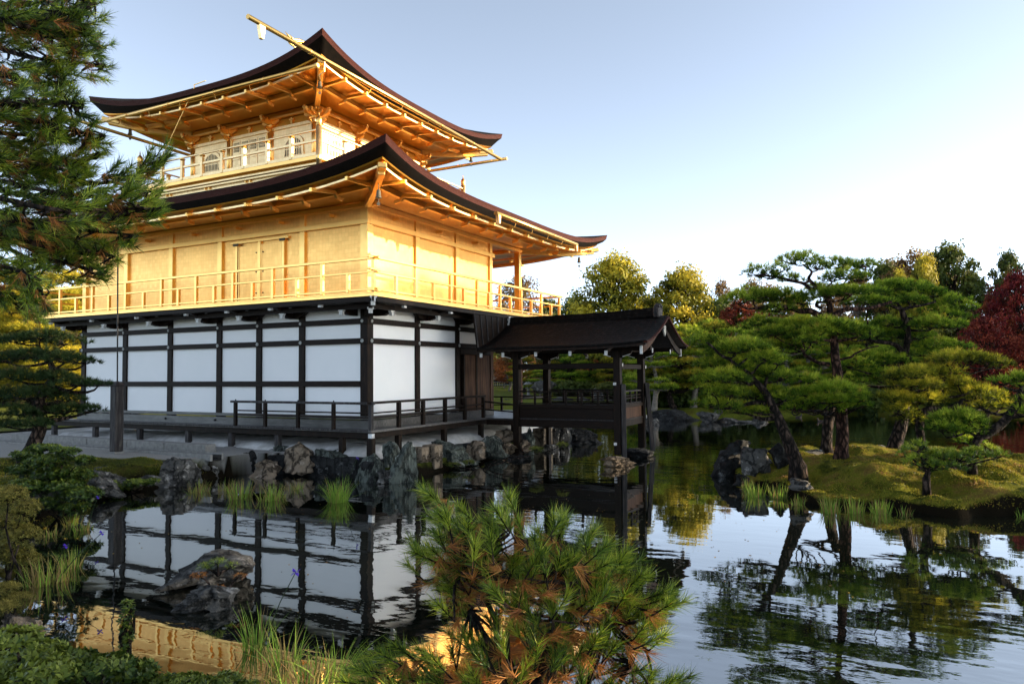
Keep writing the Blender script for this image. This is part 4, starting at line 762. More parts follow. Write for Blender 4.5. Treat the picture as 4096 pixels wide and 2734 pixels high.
for x in (-2.36, -2.02): one('edging_stone', M['stone'], dr, 'box', x-.035, x+.035, 2.9, 15.5, .3, .462, bevel=.008)
one('drain_bed', M['rock_dark'], dr, 'box', -2.32, -2.06, 2.9, 15.5, .3, .425)
# lone wooden post with an iron rod
lp = thing('wooden_post', 'lone square weathered wooden post with a thin iron rod rising from its cap', 'post', (-2.83, 5.87, .38))
d_ = 19.0; c = (-2.83, 5.87)
o = one('post_shaft', M['greywood'], lp, 'box', c[0]-.12, c[0]+.12, c[1]-.12, c[1]+.12, .46, 2.16, bevel=.02); m = MB(); m.add([(c[0]-.15, c[1]-.15, 2.16), (c[0]+.15, c[1]-.15, 2.16), (c[0]+.15, c[1]+.15, 2.16), (c[0]-.15, c[1]+.15, 2.16), (c[0], c[1], 2.28)], [(3, 2, 1, 0), (0, 1, 4), (1, 2, 4), (2, 3, 4), (3, 0, 4)]); m.build('post_cap', M['greywood'], lp)
one('foot_stone', M['stone'], lp, 'box', c[0]-.14, c[0]+.14, c[1]-.14, c[1]+.14, .3, .46, bevel=.01); one('rod', M['black'], lp, 'tube', [(c[0], c[1], 2.25), (c[0]-.05, c[1], 6.9)], .018, 8)
# ================================================================ ROCKS
def rock_mesh(seed, sub=4, ridg=.5):
    bm = bmesh.new(); bmesh.ops.create_icosphere(bm, subdivisions=sub, radius=1); r = random.Random(seed); o3 = Vector((r.random()*50, r.random()*50, r.random()*50))
    cuts = [(Vector((r.uniform(-1, 1), r.uniform(-1, 1), r.uniform(-.6, 1))).normalized(), r.uniform(.42, .82)) for _ in range(16)]
    for v in bm.verts:
        p = v.co.copy()
        for nrm, dd in cuts:
            s = p.dot(nrm)-dd
            if s > 0: p -= nrm*s*.92
        q = noise.fractal(p*1.6+o3, 1, 2, 5); rr = abs(noise.noise(p*3.2+o3)); p *= 1+.13*q+ridg*.75*(.22-rr)+.12*noise.noise(p*4.5+o3)-.10*abs(noise.noise(p*9+o3))+.05; v.co = p
    ext = [max(abs(v.co[i]) for v in bm.verts) for i in range(3)]
    for v in bm.verts: v.co = Vector((v.co[0]/ext[0], v.co[1]/ext[1], v.co[2]/ext[2]))
    return bm
NR = 0
def rock(px, pb, wpx, hpx, d, mat, label, depth=.8, lean=0, sub=4, group=None, base=None, parent=None, name='rock'):
    global NR
    if 1000 < px < 1300 or 440 < px < 760: hpx *= .88
    NR += 1; c = Vector(at(px, pb-hpx/2, d)); s = d/1698; rx, rz = wpx*s/2, hpx*s/2; bm = rock_mesh(NR*13+5, sub); rot = Matrix.Rotation(random.choice((0, math.pi)), 4, 'Z')
    right = Vector(_R); fw = Vector((_f[0], _f[1], 0)).normalized(); me = bpy.data.meshes.new('rock')
    for v in bm.verts:
        q_ = v.co; s_ = max(abs(q_.x), abs(q_.y), abs(q_.z))/max(.2, q_.length); v.co = q_*(1+.35*(1/max(.58, s_)-1)*0+.28*(1-s_))
    for v in bm.verts:
        p = rot @ v.co; fl = 1 if p.z > .3 else min(1.9, .954/math.sqrt(max(.05, 1-p.z*p.z)))*(1+.1*(.3-p.z)); p = Vector((p.x*fl, p.y*fl, p.z)); p.z = math.copysign(abs(p.z)**1.15, p.z); z = p.z*rz; z = z if z > 0 else z*1.35
        v.co = right*(p.x*rx*1.02+lean*z)+fw*(p.y*rx*depth)+Vector((0, 0, z))
    bm.to_mesh(me); bm.free(); me.materials.append(M[mat])
    for p in me.polygons: p.use_smooth = False
    me.polygons.foreach_set('use_smooth', [sub < 4]*len(me.polygons))
    o = bpy.data.objects.new(name, me); COL.objects.link(o); o.location = c; tag(o, label, 'rock', group); return o
g1_ = 'stones of the pond edge under the veranda'
for a in [
 (408, 1120, 92, 84, 16.9, 'rock_grey', 'jagged dark pointed rock on the bank between the lone post and the irises'),
 (470, 1098, 66, 46, 18.2, 'rock_grey', 'low grey stone right of the jagged pointed rock'), (508, 1092, 52, 38, 18.9, 'rock_dark', 'low black stone between grey stone and glossy rock'),
 (541, 1092, 44, 58, 19.3, 'rock_dark', 'black rock left of the tan oval boulder under the veranda'),
 (573, 1085, 50, 60, 19.2, 'rock_dark', 'dark glossy rock touching the tan oval boulder'),
 (614, 1090, 58, 42, 18.4, 'rock_tan', 'smooth tan oval boulder at the foot of the large brown boulder'),
 (642, 1060, 58, 46, 19.5, 'rock_green', 'blue-grey stone carrying a veranda leg behind the brown boulder'),
 (682, 1094, 90, 92, 18.6, 'rock_tan', 'large brown boulder standing at the pond edge under the veranda'),
 (722, 1066, 48, 30, 19.4, 'rock_dark', 'low dark stone right of the large brown boulder'),
 (765, 1092, 100, 66, 18.6, 'rock_green', 'broad blue-green rock behind the tallest iris clump'),
 (810, 1092, 40, 42, 18.3, 'rock_tan', 'small reddish stone between blue-green rock and corner leg'),
 (734, 1104, 60, 28, 18.3, 'rock_dark', 'wet black stone at the waterline behind the irises'),
 (856, 1108, 68, 84, 17.6, 'rock_green', 'white streaked green rock carrying the veranda corner leg'),
 (892, 1072, 44, 62, 17.9, 'rock_green', 'upright dark green stone behind the tall streaked one'),
 (926, 1108, 56, 104, 17.3, 'rock_green', 'tall streaked grey-green standing stone at the pond corner'),
 (888, 1106, 44, 32, 17.2, 'rock_grey', 'low pale stone between the two streaked green rocks'),
 (905, 1070, 40, 50, 18.0, 'rock_green', 'narrow green stone beside the veranda leg'),
 (1036, 1058, 90, 62, 20.2, 'rock_green', 'wide green-grey boulder right of the cut stone blocks'),
 (1088, 1050, 56, 50, 20.9, 'rock_tan', 'brown stone right of the wide green-grey boulder'),
 (1124, 1044, 58, 66, 21.4, 'rock_green', 'dark green boulder under the bridge railing'),
 (1163, 1042, 50, 36, 22.2, 'rock_tan', 'tan stone beside the dark green boulder'),
 (1160, 1008, 54, 34, 22.9, 'rock_tan', 'rust brown stone under the bridge floor'),
 (1200, 1030, 36, 32, 22.6, 'rock_tan', 'low brown stone behind the near left annex post'),
 (1216, 1040, 32, 76, 22.8, 'rock_green', 'pale upright slab behind the near left annex post'),
 (1272, 1026, 30, 66, 25.2, 'rock_grey', 'leaning grey slab behind the far left annex post'),
 (1294, 1018, 28, 58, 25.8, 'rock_grey', 'pointed grey slab right of the leaning slab'),
 (1339, 1014, 62, 38, 26.6, 'rock_dark', 'dark lump of rock alone in the water seen under the annex floor'),
 (1187, 1060, 64, 24, 21.6, 'rock_dark', 'flat dark base stone under the near left annex post'),
 (1257, 1032, 44, 18, 24.3, 'rock_grey', 'flat base stone under the far left annex post'),
 (1414, 1068, 78, 30, 20.0, 'rock_tan', 'flat brown base stone under the near right annex post'),
 (1476, 1050, 86, 24, 22.1, 'rock_dark', 'flat black base stone under the far right annex post'),
 (230, 1104, 96, 28, 16.2, 'rock_grey', 'long flat grey stone lying on the mossy bank'),
 (343, 1108, 48, 26, 16.3, 'rock_grey', 'small pale stone right of the long flat stone'),
 (258, 1092, 84, 26, 16.9, 'rock_grey', 'ribbed grey stone half sunk in moss'),
 (232, 1132, 66, 44, 15.2, 'rock_grey', 'rounded grey stone at the left bank waterline'),
 (316, 1118, 50, 20, 16.2, 'rock_tan', 'low brown stone at the waterline under the leafy cover'),
 (100, 1152, 76, 44, 13.2, 'rock_grey', 'angular grey stone below the dark azalea'),
 (128, 1140, 40, 46, 13.4, 'rock_dark', 'dark round stone under the azalea'),
 (60, 1168, 34, 28, 12.6, 'rock_grey', 'small grey stone at the foot of the yellow fronds'),
 (515, 1334, 205, 90, 8.9, 'rock_grey', 'big humped grey rock rising out of the pond in front'),
 (498, 1388, 135, 60, 8.15, 'rock_grey', 'craggy smaller rock in front of the humped one, moss on top'),
 (50, 1465, 100, 62, 6.4, 'rock_tan', 'pale lichen covered rock at the bottom left corner'),
 ]: rock(*a[:7], group=None)
for a in [
 (1676, 1092, 74, 84, 18.0, 'rock_dark', 'black rounded rock at the left tip of the island'),
 (1722, 1096, 70, 76, 17.0, 'rock_grey', 'mottled grey boulder beside the black rock on the island'),
 (1742, 1076, 58, 44, 17.6, 'rock_grey', 'low mottled rock between boulder and leaning trunk'),
 (1696, 1040, 54, 32, 17.9, 'rock_dark', 'knobbly stone perched on top of the black island rock'),
 (1790, 1072, 56, 64, 17.2, 'rock_dark', 'dark upright rock behind the leaning island pine'),
 (1850, 1056, 88, 28, 17.9, 'rock_grey', 'flat pale slab in the moss between the island trunks'),
 (1706, 1110, 34, 26, 16.0, 'rock_dark', 'small wet stone at the island waterline left of the reeds'),
 (1836, 1120, 50, 24, 14.3, 'rock_grey', 'blue-grey stone between the two reed beds'),
 (2012, 1040, 54, 24, 19.6, 'rock_grey', 'grey rock behind the right leaning trunk'),
 (2082, 1040, 36, 20, 20.3, 'rock_grey', 'small grey rock right of the right leaning trunk'),
 (1535, 964, 92, 32, 38.6, 'rock_dark', 'long dark rock at the far shore beside the annex'),
 (1496, 976, 34, 20, 35.4, 'rock_grey', 'small stone left of the long dark far rock'),
 (1628, 970, 60, 30, 37.2, 'rock_grey', 'pale angular rock of the mossy islet'),
 (1672, 972, 52, 18, 36.9, 'rock_grey', 'grey stone in the middle of the mossy islet'),
 (1708, 974, 66, 14, 36.4, 'rock_grey', 'low flat stone of the mossy islet'),
 (1744, 972, 40, 18, 36.6, 'rock_grey', 'right end stone of the mossy islet'),
 (1648, 945, 16, 34, 40.6, 'rock_grey', 'narrow upright far stone above the mossy islet'),
 (1790, 905, 60, 34, 43.5, 'rock_grey', 'rounded far shore rock seen above the leaning trunk'),
 (1836, 915, 34, 18, 43.0, 'rock_grey', 'small far shore rock right of the rounded one'),
 (1245, 900, 66, 32, 56, 'rock_grey', 'broad rock on the lawn beside the stone lantern'),
 (1290, 925, 60, 22, 53, 'rock_grey', 'wide low rock behind the annex rail, first from left'),
 (1335, 928, 40, 18, 52.5, 'rock_grey', 'small low rock behind the annex rail, second from left'),
 (1372, 926, 30, 36, 52, 'rock_grey', 'upright rock behind the annex rail'),
 (1405, 929, 34, 16, 51.5, 'rock_grey', 'low rock right of the upright rock behind the annex rail'),
 (1445, 930, 60, 22, 50.5, 'rock_grey', 'pale wide rock behind the annex rail near its right post'),
 (1198, 930, 34, 34, 54, 'rock_grey', 'grey rock seen left of the near left annex post'),
 (1165, 935, 30, 24, 54, 'rock_grey', 'pointed grey rock on the far shore by the pavilion door'),
 (1456, 885, 56, 26, 62, 'rock_grey', 'grey boulder among low pines on the far lawn'),
 (1590, 912, 20, 22, 46, 'rock_grey', 'small grey stone under the far pines right of the annex'),
 ]: rock(*a[:7], sub=3)
def block(px, pb, wpx, hpx, d, label):
    c = Vector(at(px, pb-hpx/2, d)); s = d/1698; m = MB(); m.cb((0, 0, 0), (wpx*s*1.1, .4, hpx*s+.15)); o = m.build('stone_block', M['rock_tan'], None, bevel=.02, seg=2); o.location = c; tag(o, label, 'stone block', 'cut blocks of the pond wall')
block(962, 1072, 28, 40, 18.9, 'left tan cut stone block of the pond wall beside the tall stone'); block(992, 1066, 30, 40, 19.2, 'right tan cut stone block of the pond wall'); block(1245, 1020, 44, 34, 24.6, 'pale cut stone block seen under the annex floor')
block(620, 1062, 60, 20, 19.6, 'long cut stone course behind the tan oval boulder')
# water edge wall core behind the boulders
m = MB()
for x in np.arange(-.9, 12, .5): m.cb((x, -.86+.04*x*.8 if x < 8 else -.45, 0), (.54, .34, .62+.1*random.random()))
for y in np.arange(-.6, 3.2, .45): m.cb((-.72-.05*y, y, 0), (.36, .5, .62+.12*random.random()))
tag(m.build('retaining_wall', M['rock_dark'], None, bevel=.04), 'low dark rubble wall holding the ground under the veranda at the waterline', 'retaining wall')
# ================================================================ PLANTS
def unit(a): return a/np.maximum(np.linalg.norm(a, axis=-1, keepdims=True), 1e-9)
def frames(ax):
    ref = np.where(np.abs(ax[:, 2:3]) > .9, np.array([[1., 0, 0]]), np.array([[0, 0, 1.]])); u = unit(np.cross(ax, ref)); return u, np.cross(ax, u)
def needles(C, AX_, L, n, spread=(.25, 1.1), w=.0035, along=0., bend=0.):
    """n needles per tuft: thin blades fanned about each axis; along spreads their feet down the shoot"""
    N = len(C); C = np.repeat(C, n, 0); A_ = np.repeat(unit(AX_), n, 0); L_ = np.repeat(L, n)[:, None]
    u, v = frames(A_); ph = rng.uniform(0, 2*np.pi, N*n)[:, None]; th = rng.uniform(*spread, N*n)[:, None]
    rad = u*np.cos(ph)+v*np.sin(ph); D_ = A_*np.cos(th)+rad*np.sin(th); D_[:, 2] -= bend*rng.random(N*n); D_ = unit(D_)
    l = L_*rng.uniform(.75, 1.1, (N*n, 1)); foot = C-A_*(rng.random((N*n, 1))*along); side = unit(np.cross(D_, rng.normal(size=(N*n, 3))))*w
    V = np.stack([foot-side, foot+side, foot+D_*l], 1).reshape(-1, 3); Fc = np.arange(N*n*3).reshape(-1, 3)
    return V, Fc
def tint_rep(t, n, jit=.1): return np.clip(np.repeat(np.repeat(t, n)+rng.normal(0, jit, len(t)*n), 3), 0, 1)
def pad_tufts(c, rx, ry, rz, sp, R_=None):
    n = max(12, int(math.pi*rx*ry/sp**2*1.25)); r = np.sqrt(rng.random(n)); a = rng.uniform(0, 2*np.pi, n)
    lob = 1+.22*np.sin(a*3+rng.uniform(0, 6))+.12*np.sin(a*5+rng.uniform(0, 6))
    lx, ly = r*np.cos(a)*lob, r*np.sin(a)*lob; bumpz = vnoise(lx*rx+c[0]*7, ly*ry+c[1]*7, .33, 11)*.55*rz+vnoise(lx*rx+c[0], ly*ry, .14, 12)*.3*rz
    top = rng.random(n) < .86; lz = np.where(top, rz*np.sqrt(np.clip(1-r*r, .05, 1))*rng.uniform(.35, 1, n)+bumpz-.35*rz*r*r, -rz*rng.uniform(0, .5, n)*(1-r))
    rt, fw = np.array([_R[0], _R[1], 0]), np.array([_f[0], _f[1], 0]); P_ = np.array(c)+lx[:, None]*rx*rt+ly[:, None]*ry*fw+np.stack([0*lz, 0*lz, lz], 1)
    out = lx[:, None]*rt+ly[:, None]*fw; AX_ = unit(out*.75+np.array([0, 0, 1.])*np.where(top, .8, .1)[:, None]+rng.normal(0, .28, (n, 3)))
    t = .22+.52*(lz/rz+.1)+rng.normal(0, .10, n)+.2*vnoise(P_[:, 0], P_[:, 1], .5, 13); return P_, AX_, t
def limb(mb, p0, p1, r0, r1, sag=.0, n=6, wob=.08, seg=7):
    p0, p1 = Vector(p0), Vector(p1); L = (p1-p0).length; pts = []; rs = []
    o1 = Vector((random.uniform(-1, 1), random.uniform(-1, 1), random.uniform(-.5, .5)))*L*wob; o2 = Vector((random.uniform(-1, 1), random.uniform(-1, 1), random.uniform(-.5, .5)))*L*wob
    for k in range(n+1):
        u = k/n; p = p0.lerp(p1, u)+o1*math.sin(math.pi*u)+o2*math.sin(2*math.pi*u); p.z -= sag*L*math.sin(math.pi*u); pts.append(p); rs.append(r0+(r1-r0)*u**.8)
    mb.tube(pts, rs, seg)
def smooth_path(pts, k=4):
    P_ = [np.array(p, float) for p in pts]; P_ = [2*P_[0]-P_[1]]+P_+[2*P_[-1]-P_[-2]]; out = []
    for i in range(1, len(P_)-2):
        for j in range(k):
            t = j/k; a, b, c, d = P_[i-1:i+3]; out.append(.5*((2*b)+(-a+c)*t+(2*a-5*b+4*c-d)*t*t+(-a+3*b-3*c+d)*t**3))
    out.append(P_[-2]); return out
def pine(label, trunk, pads, name='pine_tree', mat='needle', bark='barkp', L=.145, sp=.078, n=13, w=.0065, extra=(), group=None, cat='pine tree', tshift=0, ry_f=.85, base=None):
    """trunk: [(x, y, z, r)...]; pads: [(centre, rx, rz)...]; extra: limbs [(pts..., r0, r1)]"""
    b = trunk[0] if base is None else base; root = thing(name, label, cat, (b[0], b[1], b[2]), group)
    mb = MB(); sp_ = smooth_path([t[:4] for t in trunk]); k0 = len(sp_)
    tp = [Vector(p[:3])+Vector((noise.noise(Vector(p[:3])*2), noise.noise(Vector(p[:3])*2+Vector((9, 0, 0))), 0))*.04 for p in sp_]; tr = [max(.012, p[3]) for p in sp_]
    tp = [tp[0]-Vector((0, 0, .3))]+tp; tr = [tr[0]*1.35]+[tr[0]*1.18]+tr[1:]; mb.tube(tp, tr, 12); nodes = [(p, r) for p, r in zip(tp[2:], tr[2:])]
    mb.build('trunk', M[bark], root, True)
    br_ = MB()
    for e in extra:
        pts = smooth_path([tuple(p) for p in e[0]]); rs = [e[1]+(e[2]-e[1])*i/(len(pts)-1) for i in range(len(pts))]; br_.tube([Vector(p) for p in pts], rs, 9); nodes += [(Vector(p), r) for p, r in list(zip(pts, rs))[1:]]
    V, Fc, T = [], [], []; nb = 0
    for c, rx, rz in pads:
        c = Vector(c); ry = rx*ry_f; best = min(nodes, key=lambda q: (q[0]-c).length+max(0, q[0].z-c.z+.05)*2.5)
        tgt = c-Vector((0, 0, rz*.35)); r0 = min(best[1]*.75, .02+.05*(best[0]-tgt).length); limb(br_, best[0], tgt, max(r0, .012), .014*(1 if L < .2 else 2), .06)
        for k in range(7 if L < .2 else 3):
            a = random.uniform(0, 6.28); rr = random.uniform(.45, .95); q = tgt+Vector((_R[0], _R[1], 0))*math.cos(a)*rx*rr+Vector((_f[0], _f[1], 0))*math.sin(a)*ry*rr+Vector((0, 0, rz*random.uniform(-.1, .5)))
            limb(br_, tgt+(q-tgt)*.05, q, .016 if L < .2 else .03, .005, -.04, 4, .1, 5)
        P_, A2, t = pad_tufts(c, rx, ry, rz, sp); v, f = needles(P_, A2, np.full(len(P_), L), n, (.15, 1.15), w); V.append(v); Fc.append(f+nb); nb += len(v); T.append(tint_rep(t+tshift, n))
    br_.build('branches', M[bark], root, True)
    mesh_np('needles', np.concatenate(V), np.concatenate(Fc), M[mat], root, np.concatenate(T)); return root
def IP(lst, d, dj=.5): 
    out = []
    for (X, Y, hw, hh) in lst:
        dd = d+random.uniform(-dj, dj); out.append((isl(X, Y, dd), hw*1.08*.73358*dd/F, max(.07, hh*.73358*dd/F*1.12)))
    return out
def IT(lst, d, dz=0): 
    out = []
    for i, (X, Y, wpx) in enumerate(lst): dd = d+dz*i/(max(1, len(lst)-1)); out.append((*isl(X, Y, dd), wpx*.73358*dd/F/2))
    return out
def IL(lst, d, dz=0): return [isl(X, Y, d+dz*i/(len(lst)-1)) for i, (X, Y) in enumerate(lst)]
# --- island pines
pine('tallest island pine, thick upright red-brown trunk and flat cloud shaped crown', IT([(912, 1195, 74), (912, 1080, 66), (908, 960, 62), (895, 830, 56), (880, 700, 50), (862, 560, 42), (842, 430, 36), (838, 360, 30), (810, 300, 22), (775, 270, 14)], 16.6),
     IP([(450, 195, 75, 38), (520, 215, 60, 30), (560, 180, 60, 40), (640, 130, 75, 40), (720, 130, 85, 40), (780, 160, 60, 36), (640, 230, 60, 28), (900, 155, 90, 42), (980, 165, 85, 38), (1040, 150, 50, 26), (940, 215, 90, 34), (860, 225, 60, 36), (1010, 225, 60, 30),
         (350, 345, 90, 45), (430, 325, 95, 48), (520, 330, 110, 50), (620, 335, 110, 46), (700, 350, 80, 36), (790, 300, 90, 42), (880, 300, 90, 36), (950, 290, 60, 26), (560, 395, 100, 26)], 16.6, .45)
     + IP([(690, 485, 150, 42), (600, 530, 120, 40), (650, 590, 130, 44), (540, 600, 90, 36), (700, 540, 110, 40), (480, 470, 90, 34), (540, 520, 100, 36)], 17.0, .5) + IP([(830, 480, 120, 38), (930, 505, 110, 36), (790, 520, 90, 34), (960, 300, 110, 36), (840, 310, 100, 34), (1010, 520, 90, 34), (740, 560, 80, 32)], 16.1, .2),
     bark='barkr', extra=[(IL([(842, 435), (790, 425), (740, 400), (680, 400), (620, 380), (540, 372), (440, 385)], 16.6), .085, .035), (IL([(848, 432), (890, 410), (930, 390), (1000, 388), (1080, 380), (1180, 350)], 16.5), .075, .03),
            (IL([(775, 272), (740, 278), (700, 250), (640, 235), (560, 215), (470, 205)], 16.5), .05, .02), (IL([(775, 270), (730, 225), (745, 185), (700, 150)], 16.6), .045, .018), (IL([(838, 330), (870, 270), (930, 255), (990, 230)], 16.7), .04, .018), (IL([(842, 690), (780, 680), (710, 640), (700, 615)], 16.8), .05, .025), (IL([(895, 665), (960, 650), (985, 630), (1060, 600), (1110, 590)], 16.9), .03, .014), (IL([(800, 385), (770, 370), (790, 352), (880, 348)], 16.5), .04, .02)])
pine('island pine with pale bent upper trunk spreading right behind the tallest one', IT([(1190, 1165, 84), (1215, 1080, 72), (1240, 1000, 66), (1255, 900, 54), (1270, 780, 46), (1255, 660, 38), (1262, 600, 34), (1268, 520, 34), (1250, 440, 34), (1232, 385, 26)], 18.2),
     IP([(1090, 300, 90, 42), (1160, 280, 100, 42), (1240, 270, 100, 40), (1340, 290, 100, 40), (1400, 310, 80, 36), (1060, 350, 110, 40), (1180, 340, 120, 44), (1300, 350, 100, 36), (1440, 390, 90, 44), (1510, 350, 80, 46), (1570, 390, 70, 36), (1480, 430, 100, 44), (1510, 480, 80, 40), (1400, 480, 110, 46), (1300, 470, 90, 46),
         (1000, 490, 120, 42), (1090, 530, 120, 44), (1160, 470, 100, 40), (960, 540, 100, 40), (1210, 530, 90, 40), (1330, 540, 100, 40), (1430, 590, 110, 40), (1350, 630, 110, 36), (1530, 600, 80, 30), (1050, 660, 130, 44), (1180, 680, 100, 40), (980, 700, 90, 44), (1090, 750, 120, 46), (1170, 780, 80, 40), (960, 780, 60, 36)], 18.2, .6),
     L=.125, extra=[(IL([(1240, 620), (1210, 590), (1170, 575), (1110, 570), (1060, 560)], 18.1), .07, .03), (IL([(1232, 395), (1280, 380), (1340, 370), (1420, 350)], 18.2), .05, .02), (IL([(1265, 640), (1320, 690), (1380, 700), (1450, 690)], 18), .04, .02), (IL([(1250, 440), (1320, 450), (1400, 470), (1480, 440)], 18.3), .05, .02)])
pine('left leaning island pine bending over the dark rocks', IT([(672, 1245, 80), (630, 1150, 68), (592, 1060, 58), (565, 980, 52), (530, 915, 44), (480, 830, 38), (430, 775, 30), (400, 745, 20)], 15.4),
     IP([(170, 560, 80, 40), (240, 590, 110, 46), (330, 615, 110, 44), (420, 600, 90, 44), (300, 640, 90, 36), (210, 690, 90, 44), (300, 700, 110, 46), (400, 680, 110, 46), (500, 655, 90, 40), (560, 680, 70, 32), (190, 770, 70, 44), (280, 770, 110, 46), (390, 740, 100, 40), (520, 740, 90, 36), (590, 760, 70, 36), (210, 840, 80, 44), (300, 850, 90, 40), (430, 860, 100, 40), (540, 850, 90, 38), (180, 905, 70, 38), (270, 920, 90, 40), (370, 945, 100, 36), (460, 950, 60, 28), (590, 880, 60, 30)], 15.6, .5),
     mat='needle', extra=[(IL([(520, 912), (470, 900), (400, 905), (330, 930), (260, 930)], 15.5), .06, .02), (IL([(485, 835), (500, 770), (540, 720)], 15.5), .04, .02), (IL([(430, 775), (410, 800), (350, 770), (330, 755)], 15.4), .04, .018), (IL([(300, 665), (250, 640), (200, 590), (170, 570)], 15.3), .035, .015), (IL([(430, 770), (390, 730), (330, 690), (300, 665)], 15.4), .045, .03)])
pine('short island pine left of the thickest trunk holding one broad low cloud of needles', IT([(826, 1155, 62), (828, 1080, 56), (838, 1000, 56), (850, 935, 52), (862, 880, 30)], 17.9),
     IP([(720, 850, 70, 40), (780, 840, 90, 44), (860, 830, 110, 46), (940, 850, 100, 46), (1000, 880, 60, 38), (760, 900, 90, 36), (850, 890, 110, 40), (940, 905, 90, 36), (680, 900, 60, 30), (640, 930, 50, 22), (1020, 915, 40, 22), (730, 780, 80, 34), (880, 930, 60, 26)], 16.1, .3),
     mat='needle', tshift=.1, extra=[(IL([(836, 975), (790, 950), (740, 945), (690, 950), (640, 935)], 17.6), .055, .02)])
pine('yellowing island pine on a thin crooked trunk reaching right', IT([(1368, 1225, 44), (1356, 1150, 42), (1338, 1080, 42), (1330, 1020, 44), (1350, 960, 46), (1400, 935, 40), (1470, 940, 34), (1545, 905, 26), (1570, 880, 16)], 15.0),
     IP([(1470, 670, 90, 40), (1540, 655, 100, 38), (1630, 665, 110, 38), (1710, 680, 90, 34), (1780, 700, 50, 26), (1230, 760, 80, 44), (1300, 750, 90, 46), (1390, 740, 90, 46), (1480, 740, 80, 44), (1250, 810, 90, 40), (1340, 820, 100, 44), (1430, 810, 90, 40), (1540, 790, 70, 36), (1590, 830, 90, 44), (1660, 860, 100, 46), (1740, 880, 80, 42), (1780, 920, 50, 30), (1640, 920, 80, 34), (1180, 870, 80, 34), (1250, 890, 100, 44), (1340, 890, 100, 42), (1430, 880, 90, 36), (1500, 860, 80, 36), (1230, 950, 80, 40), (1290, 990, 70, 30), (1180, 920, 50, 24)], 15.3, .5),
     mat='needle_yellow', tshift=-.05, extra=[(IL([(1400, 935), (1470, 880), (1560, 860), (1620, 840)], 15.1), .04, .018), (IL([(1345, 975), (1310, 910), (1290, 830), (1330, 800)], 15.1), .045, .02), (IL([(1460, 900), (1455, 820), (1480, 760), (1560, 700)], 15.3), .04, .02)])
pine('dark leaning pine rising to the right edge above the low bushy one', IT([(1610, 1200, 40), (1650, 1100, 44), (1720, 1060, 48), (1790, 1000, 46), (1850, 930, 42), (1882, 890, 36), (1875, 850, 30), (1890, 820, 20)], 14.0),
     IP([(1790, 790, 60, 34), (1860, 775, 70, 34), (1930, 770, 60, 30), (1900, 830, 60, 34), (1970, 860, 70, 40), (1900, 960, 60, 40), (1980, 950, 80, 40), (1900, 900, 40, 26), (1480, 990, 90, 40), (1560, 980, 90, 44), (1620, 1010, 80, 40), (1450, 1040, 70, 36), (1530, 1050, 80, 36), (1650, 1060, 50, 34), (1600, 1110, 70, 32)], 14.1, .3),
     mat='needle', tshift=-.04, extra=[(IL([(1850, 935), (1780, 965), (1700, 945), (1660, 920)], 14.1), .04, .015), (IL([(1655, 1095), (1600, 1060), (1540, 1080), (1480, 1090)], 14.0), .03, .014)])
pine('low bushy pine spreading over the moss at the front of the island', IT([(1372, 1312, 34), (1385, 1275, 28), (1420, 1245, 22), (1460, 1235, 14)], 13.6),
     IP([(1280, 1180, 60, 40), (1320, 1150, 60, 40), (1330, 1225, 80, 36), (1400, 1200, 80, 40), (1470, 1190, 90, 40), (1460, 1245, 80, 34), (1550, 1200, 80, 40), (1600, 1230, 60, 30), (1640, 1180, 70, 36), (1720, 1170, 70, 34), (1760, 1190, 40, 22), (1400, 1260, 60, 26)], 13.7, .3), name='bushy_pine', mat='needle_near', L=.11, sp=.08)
# --- small pine at the left bank
DP = lambda lst, d, dj=.4: [((lambda dd: (at(X, Y, dd), hw*dd/1698, hh*dd/1698))(d+random.uniform(-dj, dj))) for X, Y, hw, hh in lst]
pine('dark garden pine with twisted trunk in front of the white ground floor', [(*at(62, 1048, 16.4), .17), (*at(78, 1020, 16.4), .15), (*at(90, 985, 16.5), .14), (*at(84, 945, 16.5), .12), (*at(96, 905, 16.6), .10), (*at(122, 862, 16.6), .08), (*at(110, 820, 16.6), .05), (*at(85, 790, 16.6), .03)],
     DP([(40, 782, 45, 16), (95, 772, 50, 16), (150, 785, 45, 16), (20, 825, 50, 20), (80, 815, 60, 20), (150, 825, 50, 18), (195, 830, 30, 12), (40, 865, 60, 20), (120, 868, 60, 18), (180, 880, 50, 14), (225, 882, 26, 10), (25, 905, 45, 18), (90, 905, 60, 22), (150, 915, 45, 16), (40, 945, 60, 20), (110, 950, 60, 20), (165, 938, 50, 15), (215, 940, 26, 10), (20, 975, 40, 14), (70, 972, 50, 14)], 16.5, .5),
     name='garden_pine', mat='needle_dark', L=.13, sp=.085, tshift=.12, n=15)
# --- generic niwaki pines on the far shore: three builds, copied
def far_pine(seed, mat):
    r = random.Random(seed); tr = [(0, 0, 0, .16), (r.uniform(-.2, .2), r.uniform(-.2, .2), .9, .13), (r.uniform(-.4, .4), r.uniform(-.3, .3), 1.9, .10), (r.uniform(-.5, .5), 0, 2.9, .05)]
    pd = []
    for z, R0, k in ((1.1, 1.35, 5), (1.7, 1.25, 5), (2.35, 1.0, 4), (3.0, .65, 3), (3.5, .3, 1)):
        for i in range(k): a = 6.28*i/k+r.uniform(-.5, .5); rr = R0*r.uniform(.55, 1.0) if k > 1 else 0; pd.append(((rr*math.cos(a), rr*math.sin(a), z+r.uniform(-.15, .15)), r.uniform(.5, .8), r.uniform(.16, .26)))
    return pine('far shore garden pine', tr, pd, name='far_pine', mat=mat, L=.2, sp=.115, n=10, w=.011, group='garden pines on the far shore', bark='barkg' if seed == 3 else 'barkp')
